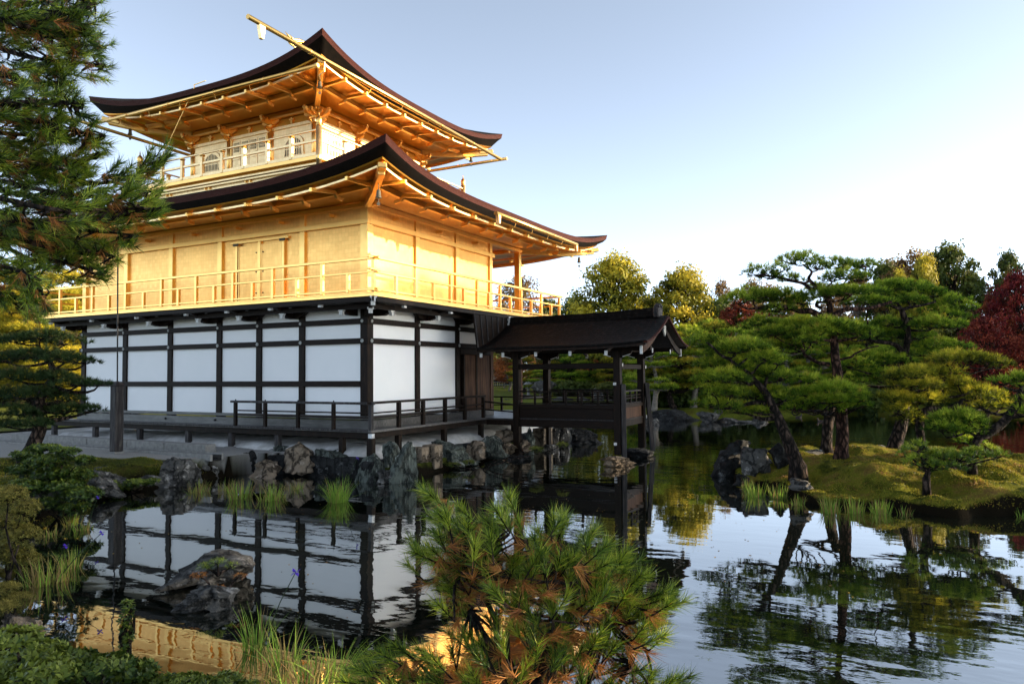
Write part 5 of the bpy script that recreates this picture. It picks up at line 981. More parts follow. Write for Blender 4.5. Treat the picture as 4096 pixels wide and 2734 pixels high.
def dup(root, loc, rz=0, s=1, label=None, group=None, sz=None):
    r = root.copy(); COL.objects.link(r); r.location = loc; r.rotation_euler = (0, 0, rz); r.scale = (s, s, sz or s)
    if label: r['label'] = label
    if group: r['group'] = group
    for c in list(root.children):
        k = c.copy(); COL.objects.link(k); k.parent = r
        for g in c.children: q = g.copy(); COL.objects.link(q); q.parent = k
    return r
def place(root, first, *a, **k):
    if first:
        root.location = a[0]; root.rotation_euler = (0, 0, a[1] if len(a) > 1 else 0); s = a[2] if len(a) > 2 else 1; root.scale = (s, s, k.get('sz') or s)
        if k.get('label'): root['label'] = k['label']
        if k.get('group'): root['group'] = k['group']
        return root
    return dup(root, *a, **k)
FP = [far_pine(1, 'needle'), far_pine(2, 'needle_yellow'), far_pine(3, 'needle')]
GP = far_pine(7, 'needle_gold')
ORD = 'first second third fourth fifth sixth seventh eighth ninth tenth eleventh twelfth thirteenth fourteenth fifteenth sixteenth seventeenth eighteenth nineteenth twentieth'.split()
ORD += ['twenty-'+o for o in ORD[:9]]+['thirtieth']+['thirty-'+o for o in ORD[:9]]
sites = sorted([(1500, 41, 1.0), (1545, 42, 1.15), (1590, 42.5, 1.25), (1640, 43.5, 1.3), (1690, 43, 1.25), (1740, 45, 1.4), (1800, 44, 1.25), (1860, 45, 1.3), (1925, 46, 1.3), (1990, 47, 1.35), (1310, 60, 1.0), (1350, 62, 1.1), (1405, 58, .95), (1462, 57, 1.1), (1520, 52, 1.4), (1575, 54, 1.5), (1640, 55, 1.6), (1700, 56, 1.7), (1770, 58, 1.8), (1840, 58, 1.7), (1200, 66, 1.0), (1270, 68, .9), (1440, 75, 1.8), (1500, 72, 1.7), (1240, 60, .7)])
used = set()
for i, (px, d, s) in enumerate(sites):
    p = at(px, 900, d); k = (i*2+(1 if px % 50 == 0 else 0)) % 3; z = ground_z(p[0], p[1]); place(FP[k], k not in used, (p[0], p[1], z-.05), random.uniform(0, 6.28), s, label='far shore garden pine, %s from the left across the pond' % ORD[i], group='garden pines on the far shore'); used.add(k)
lf = sorted([(20, 52, 2.1), (75, 54, 2.3), (130, 51, 2.1), (180, 54, 2.2), (-30, 56, 2.3), (100, 60, 2.7), (160, 60, 2.7), (40, 62, 2.8), (5, 64, 2.9), (195, 64, 2.9)])
for i, (px, d, s) in enumerate(lf):
    p = at(px, 960, d); place(GP, i == 0, (p[0], p[1], ground_z(p[0], p[1])), random.uniform(0, 6), s, label='sunlit yellow-green pine behind the garden, %s from the left' % ORD[i], group='sunlit pines left of the pavilion')
for i, px in enumerate(range(1490, 2440, 34)):
    d = 43.5+random.uniform(0, 5)+(1.5 if px > 1900 else 0); p = at(px, 930, d); dup(FP[i % 3], (p[0], p[1], ground_z(p[0], p[1])-.35), random.uniform(0, 6), random.uniform(1.0, 1.3), label='low spreading pine at the far waterline, %s from the left' % ORD[i], group='low pines at the far waterline', sz=random.uniform(.6, .95))
for i, px in enumerate(range(-20, 215, 26)):
    d = random.uniform(49, 53); p = at(px, 930, d); dup(GP, (p[0], p[1], ground_z(p[0], p[1])-.6), random.uniform(0, 6), 1.5, label='low sunlit pine behind the garden yard, %s from the left' % ORD[i], group='low sunlit pines behind the yard', sz=random.uniform(.9, 1.2))
# --- broadleaf trees
def leaves(C, size, nrm=None, aspect=.55):
    n = len(C); a = unit(rng.normal(size=(n, 3)) if nrm is None else nrm+rng.normal(0, .5, (n, 3))); u, v = frames(a); ph = rng.uniform(0, 6.28, n)[:, None]; U1 = u*np.cos(ph)+v*np.sin(ph); V1 = np.cross(a, U1)
    s = np.asarray(size)[:, None] if hasattr(size, '__len__') else size*rng.uniform(.6, 1.3, (n, 1))
    Vv = np.stack([C-U1*s, C+V1*s*aspect, C+U1*s, C-V1*s*aspect], 1).reshape(-1, 3); return Vv, np.arange(n*4).reshape(-1, 4)
def broadleaf(name, label, mat, H=11, R=4.2, n=9000, leaf=.17, bark='barkp', zlow=.28, lobes=46, open_=0., seed=0, group=None, cat='tree', flat=1.):
    r = np.random.default_rng(seed); root = thing(name, label, cat, (0, 0, 0), group); mb = MB(); tr = [Vector((0, 0, -.3)), Vector((r.normal(0, .2), r.normal(0, .2), H*.2)), Vector((r.normal(0, .4), r.normal(0, .4), H*.45)), Vector((0, 0, H*.8))]
    rt = H*.026; mb.tube(tr, [rt*1.3, rt, rt*.7, rt*.2], 9); mb.build('trunk', M[bark], root, True)
    br_ = MB(); C, T, Nn = [], [], []; per = n//lobes
    for k in range(lobes):
        u = r.random(); a = k*2.4+r.normal(0, .3); zz = zlow+(1-zlow)*((k+.5)/lobes); prof_ = math.sin(math.pi*min(1, (zz-zlow)/(1-zlow)*.82+.16))**.75
        rad = R*prof_*r.uniform(.35, .95); c = np.array([rad*math.cos(a), rad*math.sin(a), H*zz*.94]); lr = R*r.uniform(.13, .36)*(1-open_*.35); per_ = per
        d = unit(r.normal(size=(per, 3))); rr = lr*r.uniform(.72, 1.05, (per, 1)); d[:, 2] = np.abs(d[:, 2])*np.where(r.random(per) < .75, 1, -1); p = c+d*rr*np.array([1, 1, .62*flat]); p += d*(vnoise(p[:, 0]*3+7*k, p[:, 2]*3+p[:, 1]*2, .8, k)[:, None]*lr*1.1)+r.normal(0, .06, p.shape)*lr
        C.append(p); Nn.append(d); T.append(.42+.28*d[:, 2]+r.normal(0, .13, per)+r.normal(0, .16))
        t0 = tr[1].lerp(tr[3], max(0, min(.9, zz-.22))); limb(br_, t0, Vector(c), rt*.35, rt*.06, -.08, 5, .1, 5)
        for q in range(3): limb(br_, Vector(c)*.75+t0*.25, Vector(c+d[q]*lr*.9), rt*.1, rt*.025, 0, 3, .12, 4)
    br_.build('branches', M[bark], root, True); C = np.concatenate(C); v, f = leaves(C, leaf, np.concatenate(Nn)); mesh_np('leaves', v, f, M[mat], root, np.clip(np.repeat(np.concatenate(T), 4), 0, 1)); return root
BELT = broadleaf('shade_tree', 'tall evergreen of the wood on the near bank beyond the right edge', 'leaf_green', 19, 5.4, 6500, .42, seed=9, zlow=.82, lobes=40, group='west bank wood')
BT = {'gold': broadleaf('camphor_tree', 'x', 'leaf_gold', 12, 4.4, 19000, .16, seed=1, lobes=62), 'green': broadleaf('evergreen_tree', 'x', 'leaf_green', 11, 4.6, 17000, .19, seed=2, zlow=.08, lobes=60), 'brown': broadleaf('autumn_tree', 'x', 'leaf_brown', 11, 4.0, 8000, .14, 'barkg', seed=3, open_=.5),
      'red': broadleaf('maple_tree', 'x', 'leaf_red', 7, 4.0, 12000, .11, seed=4, zlow=.22, flat=.5, lobes=70, open_=.4), 'orange': broadleaf('maple_tree', 'x', 'leaf_orange', 5, 2.8, 8000, .10, 'barkg', seed=5, zlow=.3, flat=.6), 'mix': broadleaf('evergreen_tree', 'x', 'leaf_green', 12, 3.6, 10000, .16, seed=6, open_=.4, zlow=.3)}
usedb = set()
def tree(kind, px, top, d, hw, label, group=None, sink=0):
    p = at(px, 900, d); z = ground_z(p[0], p[1]); H = (855-top)/1698*d+2.4-z+.3; H0 = {'gold': 12, 'green': 11, 'brown': 11, 'red': 7, 'orange': 5, 'mix': 12}[kind]; R0 = {'gold': 4.4, 'green': 4.6, 'brown': 4, 'red': 4, 'orange': 2.8, 'mix': 3.6}[kind]
    s = hw*d/1698/R0/.93; first = kind not in usedb; usedb.add(kind); return place(BT[kind], first, (p[0], p[1], z-.1), random.uniform(0, 6.28), s, label=label, group=group, sz=H/H0/.97)
tree('gold', 1412, 600, 62, 98, 'sunlit yellow-green tree just right of the golden eaves'); tree('gold', 1570, 628, 60, 92, 'rounded sunlit yellow-green tree above the annex gable')
tree('green', 1490, 690, 66, 80, 'dark evergreen between the two sunlit yellow-green trees'); tree('green', 1320, 690, 70, 60, 'dark evergreen left of the sunlit tree behind the balcony corner')
tree('brown', 1195, 640, 74, 70, 'bare-topped brown autumn tree seen through the golden balcony'); tree('mix', 1262, 690, 78, 48, 'thin brown-green tree right of the bare-topped autumn tree'); tree('brown', 1330, 700, 84, 40, 'small autumn tree peeping over the balcony rail')
tree('green', 1645, 700, 68, 60, 'dark evergreen beside the red maple behind the annex'); tree('brown', 1660, 652, 76, 40, 'sparse brown tree above the red maple'); tree('red', 1700, 700, 56, 84, 'bright red maple between the yellow-green tree and the island pines')
tree('red', 1752, 712, 60, 44, 'smaller red maple to the right of the bright one'); tree('red', 1665, 722, 62, 34, 'orange red maple crown left of the bright one'); tree('brown', 1770, 664, 78, 70, 'golden brown tree behind the tallest pine crown'); tree('gold', 1830, 690, 82, 60, 'pale yellow tree low behind the tallest island pine'); tree('brown', 1930, 672, 80, 70, 'golden tree behind the right side of the tallest pine')
tree('mix', 2040, 612, 62, 64, 'dark green tree top right of the tallest pine crown'); tree('brown', 2110, 590, 60, 80, 'tall golden brown autumn tree on the right'); tree('mix', 2192, 572, 58, 76, 'tallest dark tree on the right with a ragged top'); tree('gold', 2120, 660, 66, 50, 'yellow leaved tree under the tall brown one')
tree('red', 2262, 745, 42, 76, 'wide dark red maple at the right edge'); tree('red', 2345, 640, 46, 80, 'tall red maple cut by the right edge'); tree('mix', 2320, 592, 56, 50, 'thin dark tree top behind the tall red maple'); tree('red', 2200, 800, 44, 60, 'low red maple left of the wide dark red one'); tree('red', 2400, 760, 40, 90, 'red maple just outside the right edge')
tree('green', 2120, 740, 56, 90, 'broad dark evergreen behind the island pines on the right'); tree('green', 2000, 760, 60, 80, 'dark evergreen behind the pale bent pine'); tree('green', 1880, 775, 62, 80, 'dark evergreen low behind the tallest pine trunk'); tree('green', 2240, 800, 50, 80, 'dark evergreen behind the low red maple'); tree('green', 2340, 790, 52, 80, 'dark evergreen behind the right edge maples')
tree('orange', 1166, 820, 76, 52, 'orange maple with pale trunk by the visitors fence'); tree('orange', 1245, 830, 82, 36, 'small orange maple right of the annex left post'); tree('orange', 1380, 828, 66, 56, 'orange maple framed by the annex posts'); tree('orange', 1440, 836, 64, 46, 'orange maple beside the near right annex post'); tree('orange', 1560, 850, 60, 40, 'orange brown maple among the far pines right of the annex')
tree('gold', 110, 730, 72, 110, 'bright yellow tree low behind the garden pine'); tree('gold', 20, 760, 70, 90, 'bright yellow tree at the left edge behind the garden pine'); tree('brown', 60, 640, 66, 90, 'sunlit golden autumn tree at the far left'); tree('brown', 150, 668, 66, 70, 'sunlit golden autumn tree left of the golden storey'); tree('mix', 210, 690, 70, 60, 'thin tree behind the left balcony rail'); tree('gold', -20, 700, 58, 80, 'yellow tree at the left edge behind the pine')
tree('brown', 1975, 642, 66, 70, 'golden brown tree behind the right tip of the tallest pine'); tree('brown', 2065, 606, 64, 70, 'rust brown tree between the dark ragged tops'); tree('gold', 2152, 612, 64, 60, 'yellow tree between the brown tree and the tallest dark tree'); tree('mix', 2235, 630, 60, 50, 'ragged green tree sloping down to the red maples'); tree('brown', 1730, 650, 84, 50, 'pale brown tree top over the bright red maple'); tree('green', 2080, 660, 70, 80, 'dark evergreen under the rust brown tree')
tree('red', 2290, 690, 47, 60, 'red maple with open twigs between the tall and the wide one')
tree('gold', 2128, 604, 55, 44, 'golden crown glowing before the dark ragged tops'); tree('gold', 2075, 640, 57, 34, 'small golden crown right of the tallest pine')
k = 0
for px in range(-140, 2700, 88):
    k += 1; tree('green', px+random.uniform(-20, 20), random.uniform(755, 800), random.uniform(92, 104), 74, 'dark evergreen of the back row, %s from the left' % ORD[k-1], 'dark evergreens of the back row')
# wood on the west bank (right of and behind the viewer): it throws the afternoon shade
k = 0
for row in range(2):
    for j in range(17):
        x = -26+j*8.6+row*4.3+random.uniform(-1, 1); y = -50-2.5*row+random.uniform(-.6, .6); k += 1
        place(BELT, k == 1, (x, y, .6), random.uniform(0, 6.28), 1, label='tall evergreen of the wood on the near bank beyond the right edge', group='west bank wood', sz=(random.uniform(17.6, 18.3))/19)
# ---- irises and reeds
def blades(n, h, spread, w=.007, lean=.5, straw=.3, seed=None, seg=4):
    N = n; a = rng.uniform(0, 6.28, N); r0 = spread*np.sqrt(rng.random(N)); base = np.stack([r0*np.cos(a), r0*np.sin(a)*.7, np.full(N, -.12)], 1); H = h*rng.uniform(.35, 1.05, N); d = unit(np.stack([np.cos(a), np.sin(a), 0*a], 1)+rng.normal(0, .5, (N, 3))*[1, 1, 0]); ln = rng.uniform(.05, lean, N)*(1+1.0*(rng.random(N) < .18))
    side = unit(np.cross(d, [0, 0, 1.])); side = unit(side+rng.normal(0, .5, (N, 3))*[1, 1, 0]); V = []; t0 = np.where(rng.random(N) < straw, rng.uniform(0, .35, N), rng.uniform(.45, 1, N))
    for k in range(seg+1):
        u = k/seg; c = base+np.stack([0*a, 0*a, H*u*(1-.35*ln*u)], 1)+d*(ln*H*u**1.8)[:, None]; ww = w*(1-u**2.2)+.0004; V.append(c-side*ww); V.append(c+side*ww)
    V = np.stack(V, 1); m_ = 2*(seg+1); f = []
    for k in range(seg): f.append(np.stack([np.arange(N)*m_+2*k, np.arange(N)*m_+2*k+1, np.arange(N)*m_+2*k+3, np.arange(N)*m_+2*k+2], 1))
    return V.reshape(-1, 3), np.concatenate(f), np.repeat(t0, m_)
def flower(parent, p, s=.045):
    p = np.array(p); C = []; V = []; Fc = []; T = []
    for k in range(6):
        a = k*math.pi/3+.3; up = .5 if k % 2 else -.35; d = np.array([math.cos(a), math.sin(a), up]); sd_ = np.array([-math.sin(a), math.cos(a), 0]); b = len(V)
        V += [p, p+d*s*.55+sd_*s*.42, p+d*s*1.05+[0, 0, -s*.3 if k % 2 == 0 else s*.2], p+d*s*.55-sd_*s*.42]; Fc.append((b, b+1, b+2, b+3)); T += [.2, .9, .6, .9]
    mesh_np('flower', V, Fc, M['petal'], parent, T)
def iris(px, pb, d, n, h, spread, label, straw=.35, lean=.45, flowers=(), w=.007, name='iris_clump', cat='iris plant', group=None):
    c = at(px, pb, d); z = WZ if c[2] < .12 else c[2]; root = thing(name, label, cat, (c[0], c[1], z), group); v, f, t = blades(n, h, spread, w, lean, straw); mesh_np('blades', v+np.array([c[0], c[1], z]), f, M['iris'], root, t)
    for (fx, fy, *s) in flowers:
        q = at(fx, fy, d); m = MB(); m.tube([Vector((c[0]+.5*(q[0]-c[0])*.3, c[1]+.5*(q[1]-c[1])*.3, z)), Vector((c[0]+(q[0]-c[0])*.6, c[1]+(q[1]-c[1])*.6, z+(q[2]-z)*.6)), Vector(q)], [.006, .005, .004], 6); m.build('stalk', M['needle_near'], root); flower(root, q, *(s or [.05]))
    return root
iris(455, 1140, 16.0, 110, .42, .24, 'low straw coloured iris clump left of the tall green ones', .7)
iris(520, 1128, 16.2, 60, .42, .2, 'small dry iris clump behind the low straw coloured one', .8)
iris(552, 1148, 15.2, 130, .55, .26, 'left half of the middle iris bed with yellow-green blades', .5)
iris(625, 1146, 15.0, 150, .52, .3, 'right half of the middle iris bed before the brown boulder', .45)
iris(676, 1120, 16.4, 70, .36, .22, 'short dry iris tuft right of the middle iris bed', .75)
iris(775, 1150, 14.7, 190, .68, .22, 'tall bright green iris clump in front of the veranda corner', .15, .6, [(820, 1050, .035)])
iris(108, 1328, 9.1, 120, .5, .26, 'iris clump at the left bank with two purple flowers', .6, .5, [(233, 1222, .04), (150, 1252, .04)])
iris(195, 1215, 12.2, 60, .34, .12, 'small iris tuft left with a leaning flower stalk', .5, .5, [(224, 1140, .035)]); iris(165, 1205, 12.6, 60, .36, .14, 'small iris tuft touching the one with the leaning stalk', .5)
iris(115, 1232, 11.8, 60, .3, .16, 'dry iris tuft at the water left of the leaning stalk', .8); iris(160, 1290, 9.8, 70, .42, .16, 'thin iris tuft between the two left flowers', .55)
iris(590, 1478, 6.9, 80, .55, .14, 'bright green iris clump at the front with one purple flower', .2, .55, [(678, 1312, .045)], .006); iris(650, 1500, 6.5, 70, .52, .16, 'yellow-green iris clump right of the front flower', .35, .6, (), .006)
iris(700, 1560, 6.0, 120, .42, .3, 'tangled front irises with straw blades near the bottom edge', .6, .7, (), .006); iris(760, 1545, 6.2, 60, .5, .16, 'front iris clump nearest the foreground pine', .3, .6, (), .006); iris(620, 1568, 5.9, 70, .35, .22, 'dry blades of iris at the bottom edge', .8, .8, (), .006)
iris(1735, 1135, 15.0, 110, .48, .25, 'left reed bed of the island, left half', .2, .25, name='reed_clump', cat='reeds'); iris(1785, 1138, 14.8, 100, .44, .25, 'left reed bed of the island, right half', .25, .25, name='reed_clump', cat='reeds')
iris(1905, 1168, 13.2, 120, .44, .22, 'right reed bed of the island, left third', .35, .25, name='reed_clump', cat='reeds'); iris(1960, 1170, 13.2, 120, .42, .22, 'right reed bed of the island, middle third', .4, .25, name='reed_clump', cat='reeds'); iris(2020, 1172, 13.1, 110, .42, .22, 'right reed bed of the island, right third', .3, .3, name='reed_clump', cat='reeds'); iris(2345, 1175, 12.6, 40, .3, .12, 'reed tuft at the right edge of the island', .3, name='reed_clump', cat='reeds')
for i, (X, Y, d, n_b) in enumerate(((1715, 1122, 15.7, 60), (1830, 1150, 14.0, 60), (2075, 1176, 12.9, 34))): iris(X, Y, d, n_b, random.uniform(.3, .42), .16, 'small reed tuft at the front edge of the island, %s from the left' % ORD[i], .4, .3, name='reed_clump', cat='reeds')
# ---- shrubs
def shrub(pts, name, label, mat, leaf=.03, per=5, cat='shrub', stem='barkp', n=400, flat=.6, up=.6, tsh=0, asp=.4, drop=.5):
    """pts: blobs (centre, rx, rz)"""
    c0 = np.mean([np.array(p[0]) for p in pts], 0); zb = min(p[0][2]-p[2] for p in pts)-drop; root = thing(name, label, cat, (c0[0], c0[1], zb)); V, Fc, T = [], [], []; nb = 0; st = MB()
    tot = sum(p[1]**2 for p in pts)
    for c, rx, rz in pts:
        c = np.array(c); k = max(10, int(n*rx*rx/tot)); d = unit(rng.normal(size=(k, 3))); d[:, 2] = np.abs(d[:, 2])*np.where(rng.random(k) < .85, 1, -1); P_ = c+d*rng.uniform(.6, 1.05, (k, 1))*[rx, rx, rz]
        ax = unit(d*.7+[0, 0, up]+rng.normal(0, .25, (k, 3))); u, v = frames(ax); limb(st, (c0[0], c0[1], zb), c, .02, .008, 0, 5, .08, 6)
        for q in range(0, k, 4): limb(st, c-[0, 0, rz*.3], P_[q], .006, .003, 0, 3, .06, 4)
        for j in range(per):
            a = 6.28*j/per+rng.normal(0, .25, k)[:, None]; dirn = unit((u*np.cos(a)+v*np.sin(a))*.85+ax*.55); s = leaf*rng.uniform(.7, 1.2, (k, 1)); sd2 = unit(np.cross(dirn, ax))*s*asp
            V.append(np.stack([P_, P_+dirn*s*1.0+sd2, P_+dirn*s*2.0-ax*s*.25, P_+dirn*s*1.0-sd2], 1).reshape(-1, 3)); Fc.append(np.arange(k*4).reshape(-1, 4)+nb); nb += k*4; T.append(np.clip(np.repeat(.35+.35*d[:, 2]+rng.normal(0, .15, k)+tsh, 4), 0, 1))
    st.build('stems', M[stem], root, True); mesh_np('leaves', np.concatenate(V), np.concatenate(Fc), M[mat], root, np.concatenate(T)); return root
DS_ = None
DS = lambda lst, d, dj=.2: [((lambda dd: (at(X, Y, dd), hw*dd/1698, hh*dd/1698))(d+random.uniform(-dj, dj))) for X, Y, hw, hh in lst]
shrub(DS([(100, 1030, 34, 10), (150, 1036, 30, 9), (60, 1046, 34, 12), (190, 1055, 24, 9), (110, 1058, 50, 14), (60, 1080, 40, 16), (130, 1085, 50, 16), (180, 1090, 34, 12)], 13.6, .5), 'azalea_bush', 'tiered dark azalea under the twisted garden pine', 'azalea', .035, 6, n=1700, drop=.3)
shrub(DS([(60, 1120, 50, 20), (140, 1118, 50, 18), (190, 1135, 40, 16), (110, 1150, 50, 18), (170, 1165, 34, 14)], 13.0, .4), 'azalea_bush', 'lower dark azalea hanging over the stones at the left bank', 'azalea', .035, 6, n=1500, drop=.1, tsh=-.05)
shrub(DS([(240, 1112, 30, 9), (275, 1117, 30, 8), (310, 1108, 24, 8), (350, 1104, 16, 6)], 15.9, .2), 'leafy_ground_cover', 'small glossy leafy patch between the bank stones', 'azalea', .035, 5, n=700, drop=.1, tsh=.15)
shrub(DS([(20, 1140, 40, 26), (50, 1170, 40, 28), (15, 1200, 40, 30), (50, 1230, 40, 28), (20, 1270, 50, 30), (60, 1290, 34, 24), (20, 1320, 40, 22)], 9.2, .5), 'yellow_shrub', 'yellowing feathery shrub at the left edge', 'fern', .022, 5, n=3400, asp=.25, drop=.4, tsh=.1)
shrub(DS([(10, 1350, 30, 12), (38, 1372, 28, 11), (8, 1392, 30, 12)], 7.6, .3), 'dry_shrub', 'rust coloured dry shrub below the yellowing one', 'fern', .022, 5, n=700, asp=.16, drop=.4, tsh=.25)
shrub(DS([(30, 1470, 60, 24), (90, 1500, 60, 22), (20, 1530, 70, 26), (110, 1545, 70, 26), (50, 1575, 90, 24)], 5.0, .25), 'azalea_bush', 'light green azalea in the bottom left corner', 'azalea', .028, 6, n=950, tsh=.28, drop=.3)
shrub(DS([(170, 1515, 50, 16), (240, 1528, 60, 16), (310, 1540, 50, 16), (200, 1560, 70, 20), (290, 1575, 70, 20), (370, 1572, 40, 14)], 5.1, .2), 'azalea_bush', 'dark green azalea along the bottom edge', 'azalea', .028, 6, n=850, tsh=.02, drop=.3)
shrub(DS([(420, 1570, 50, 14), (480, 1572, 40, 14), (520, 1560, 30, 12), (560, 1578, 30, 12)], 4.9, .15), 'azalea_bush', 'small azalea tips at the bottom edge left of the irises', 'azalea', .022, 6, n=420, tsh=.15, drop=.3)
for (X, Y0, Y1, lb) in ((290, 1385, 1500, 'single upright leafy shoot before the golden reflection'), (520, 1548, 1575, 'short leafy shoot at the bottom edge')):
    b_ = [(at(X+6*math.sin(y*.1), y, 5.2), .035, .02) for y in range(Y0, Y1, 9)]; shrub(b_, 'leafy_shoot', lb, 'azalea', .018, 4, n=50, drop=.2, tsh=.1)
shrub(DS([(470, 1298, 18, 6), (500, 1290, 20, 7), (530, 1298, 16, 6)], 8.5, .1), 'rock_seedling', 'tuft of pine seedlings growing on the front rock', 'needle_near', .03, 9, n=60, asp=.06, drop=.05)
shrub(DS([(455, 1320, 20, 6), (550, 1322, 16, 8), (500, 1350, 20, 6)], 8.3, .1), 'dry_moss_tuft', 'rusty dry tuft on the front rock', 'needle_brown', .016, 6, n=110, asp=.15, drop=.05)
shrub(DS([(1010, 1064, 14, 5), (1040, 1066, 16, 5), (1075, 1060, 14, 4), (1230, 1030, 16, 6), (1290, 1020, 14, 5), (975, 1076, 12, 5)], 19.5, .1), 'waterside_fern', 'low ferns along the waterline of the pond wall', 'leaf_green', .035, 6, n=330, asp=.2, drop=.02, tsh=.2)
az = shrub([((0, 0, .45), .85, .45), ((.5, .2, .38), .6, .4), ((-.45, -.2, .4), .6, .42)], 'clipped_azalea', 'x', 'leaf_green', .075, 6, n=900, drop=.05, tsh=.05)
az.location = (0, 0, 0)
for c in az.children: c.location = (0, 0, 0)
AZL = [(px, random.uniform(42.5, 46), random.uniform(1.0, 1.5)) for px in range(1500, 2440, 24)]+[(px, random.uniform(47, 52), random.uniform(1.3, 1.9)) for px in range(1490, 2440, 38)]+[(px, random.uniform(56, 60), 1.4) for px in (1300, 1345, 1400, 1430)]
AZL.sort()
NTH = lambda i: ORD[i] if i < len(ORD) else ('%dth' % (i+1))
for i, (px, d, s) in enumerate(AZL):
    p = at(px, 930, d); place(az, i == 0, (p[0], p[1], ground_z(p[0], p[1])-.12), random.uniform(0, 6), s, label='rounded dark azalea on the far shore, %s from the left' % NTH(i), group='clipped azaleas on the far shore')
n_ = 160; fx = np.concatenate([rng.uniform(-10, -1, n_), rng.uniform(-6, 4, n_)]); fy = np.concatenate([rng.uniform(-8, 0, n_), rng.uniform(-12, -6, n_)]); C_ = np.stack([fx, fy, np.full(2*n_, WZ+.004)], 1)
v_, f_ = leaves(C_, .018, np.tile([0, 0, 30.], (2*n_, 1)), .6); v_[:, 2] = WZ+.004; tag(mesh_np('floating_leaves', v_, f_, M['leaf_brown'], None, np.repeat(rng.random(2*n_), 4)), 'fallen leaves afloat on the pond', kind='stuff')
# ---- near pines: shoots with long needles
def shoots(tips, dirs, L, n, along, mat, parent, w=.0011, spread=(.3, .95), tsh=0., nm='needles'):
    P_ = np.array(tips); D_ = unit(np.array(dirs)); v, f = needles(P_, D_, np.full(len(P_), L), n, spread, w, along); t = rng.normal(.45+tsh, .14, len(P_)); return mesh_np(nm, v, f, M[mat], parent, tint_rep(t, n, .2))
def near_pine(name, label, tips, base, origin, L, n, along, dark=.0, brown=.35, w=.0011, spread_r=.10, trunk=None, mat='needle_near', cat='pine tree', bw=None):
    root = thing(name, label, cat, tuple(base)); st = MB(); T_, D_, Bt, Bd = [], [], [], []; org = [Vector(o) for o in origin]
    if trunk: st.tube([Vector(p[:3]) for p in smooth_path(trunk)], [p[3] for p in smooth_path(trunk)], 10); st.build('trunk', M['barkp'], root, True); st = MB()
    for (p, dr_) in tips:
        p = Vector(p); o = min(org, key=lambda q: (q-p).length); dr_ = (Vector(dr_) if dr_ is not None else (p-o).normalized()+Vector((0, 0, .45))).normalized(); mid = p-dr_*(.16 if along < .2 else .2)
        st.tube([o, o.lerp(mid, .5)+Vector((random.uniform(-1, 1), random.uniform(-1, 1), random.uniform(-.8, .2)))*.03, mid, p], [.012, .008, .005, .003], 6); T_.append(p); D_.append(dr_)
        if random.random() < brown: Bt.append(mid-dr_*.02); Bd.append(dr_+Vector((random.uniform(-.6, .6), random.uniform(-.6, .6), -.9)))
    st.build('branches', M['barkp'], root, True); shoots(T_, D_, L, n, along, mat, root, w, tsh=dark)
    if Bt: shoots(Bt, Bd, L*1.15, max(20, int(n*.42)), along*.4, 'needle_brown', root, w*.9, (.15, .9), nm='dry_needles')
    return root
up = Vector((0, 0, 1)); rt = Vector(_R); fwv = Vector(_f)
tipsxy = [(975, 1128), (1050, 1160), (1010, 1175), (1165, 1138), (1100, 1195), (1135, 1165), (938, 1235), (985, 1255), (1035, 1225), (1090, 1240), (1150, 1205), (1020, 1290), (1075, 1290), (1232, 1215), (1290, 1188), (1275, 1230), (1370, 1215), (1330, 1240), (1240, 1262), (1440, 1262), (1400, 1250), (1180, 1285), (1130, 1320), (1400, 1290), (1470, 1318), (1525, 1372), (1500, 1410), (1445, 1365), (1385, 1350), (1305, 1320), (1245, 1345), (1335, 1385), (1190, 1360), (1065, 1352), (1000, 1335), (1140, 1415), (1225, 1425), (1400, 1420), (1450, 1450), (1350, 1465), (1285, 1470), (1120, 1475), (960, 1488), (900, 1475), (850, 1500), (815, 1530), (905, 1535), (1000, 1535), (1180, 1530), (1260, 1545), (1350, 1530), (1425, 1520), (1500, 1540), (1560, 1555), (795, 1560), (1060, 1440), (1540, 1350), (1480, 1380), (1350, 1290), (1210, 1310), (1110, 1275), (1060, 1200), (1420, 1330), (1310, 1420), (1380, 1480), (1080, 1540), (860, 1550), (960, 1560)]
tips = []
for X, Y in tipsxy:
    for q in range(5):
        dd = random.uniform(3.7, 4.7); X2, Y2 = X+(random.uniform(-34, 34) if q else 0), Y+(random.uniform(-10, 60) if q else 0); p = Vector(at(X2, Y2, dd)); a = (X2-1230)/330; tips.append((p, rt*(a*.9+random.uniform(-.5, .5))+up*(.9-.35*abs(a))+fwv*random.uniform(-.8, .3)))
gb = at(1215, 1800, 4.25); org = [at(X, Y, d) for X, Y, d in ((1215, 1560, 4.3), (1130, 1500, 4.3), (1080, 1400, 4.3), (1050, 1300, 4.3), (1180, 1400, 4.4), (1290, 1420, 4.2), (1400, 1430, 4.1), (1330, 1330, 4.3), (1430, 1380, 4.2), (1000, 1560, 4.2), (880, 1590, 4.2), (1450, 1520, 4.1), (1350, 1560, 4.2), (1250, 1480, 4.2), (1500, 1600, 4.2))]
npn = near_pine('foreground_pine', 'bushy young pine with long green and rust needles in front of the pond', tips, (gb[0], gb[1], .2), org, .11, 78, .11, dark=-.02, brown=.85, w=.0023, cat='pine tree')
st = MB(); B0 = Vector((gb[0], gb[1], .1))
for o in org: limb(st, B0, o, .03, .012, -.05, 6, .06, 8)
st.build('limbs', M['barkp'], npn, True)
m = MB(); m.lathe(at(1137, 1420, 4.1), [(.005, -.03), (.012, -.02), (.016, .0), (.013, .02), (.004, .035)], 10); m.build('pine_cone', M['bark_edge'], npn, True)
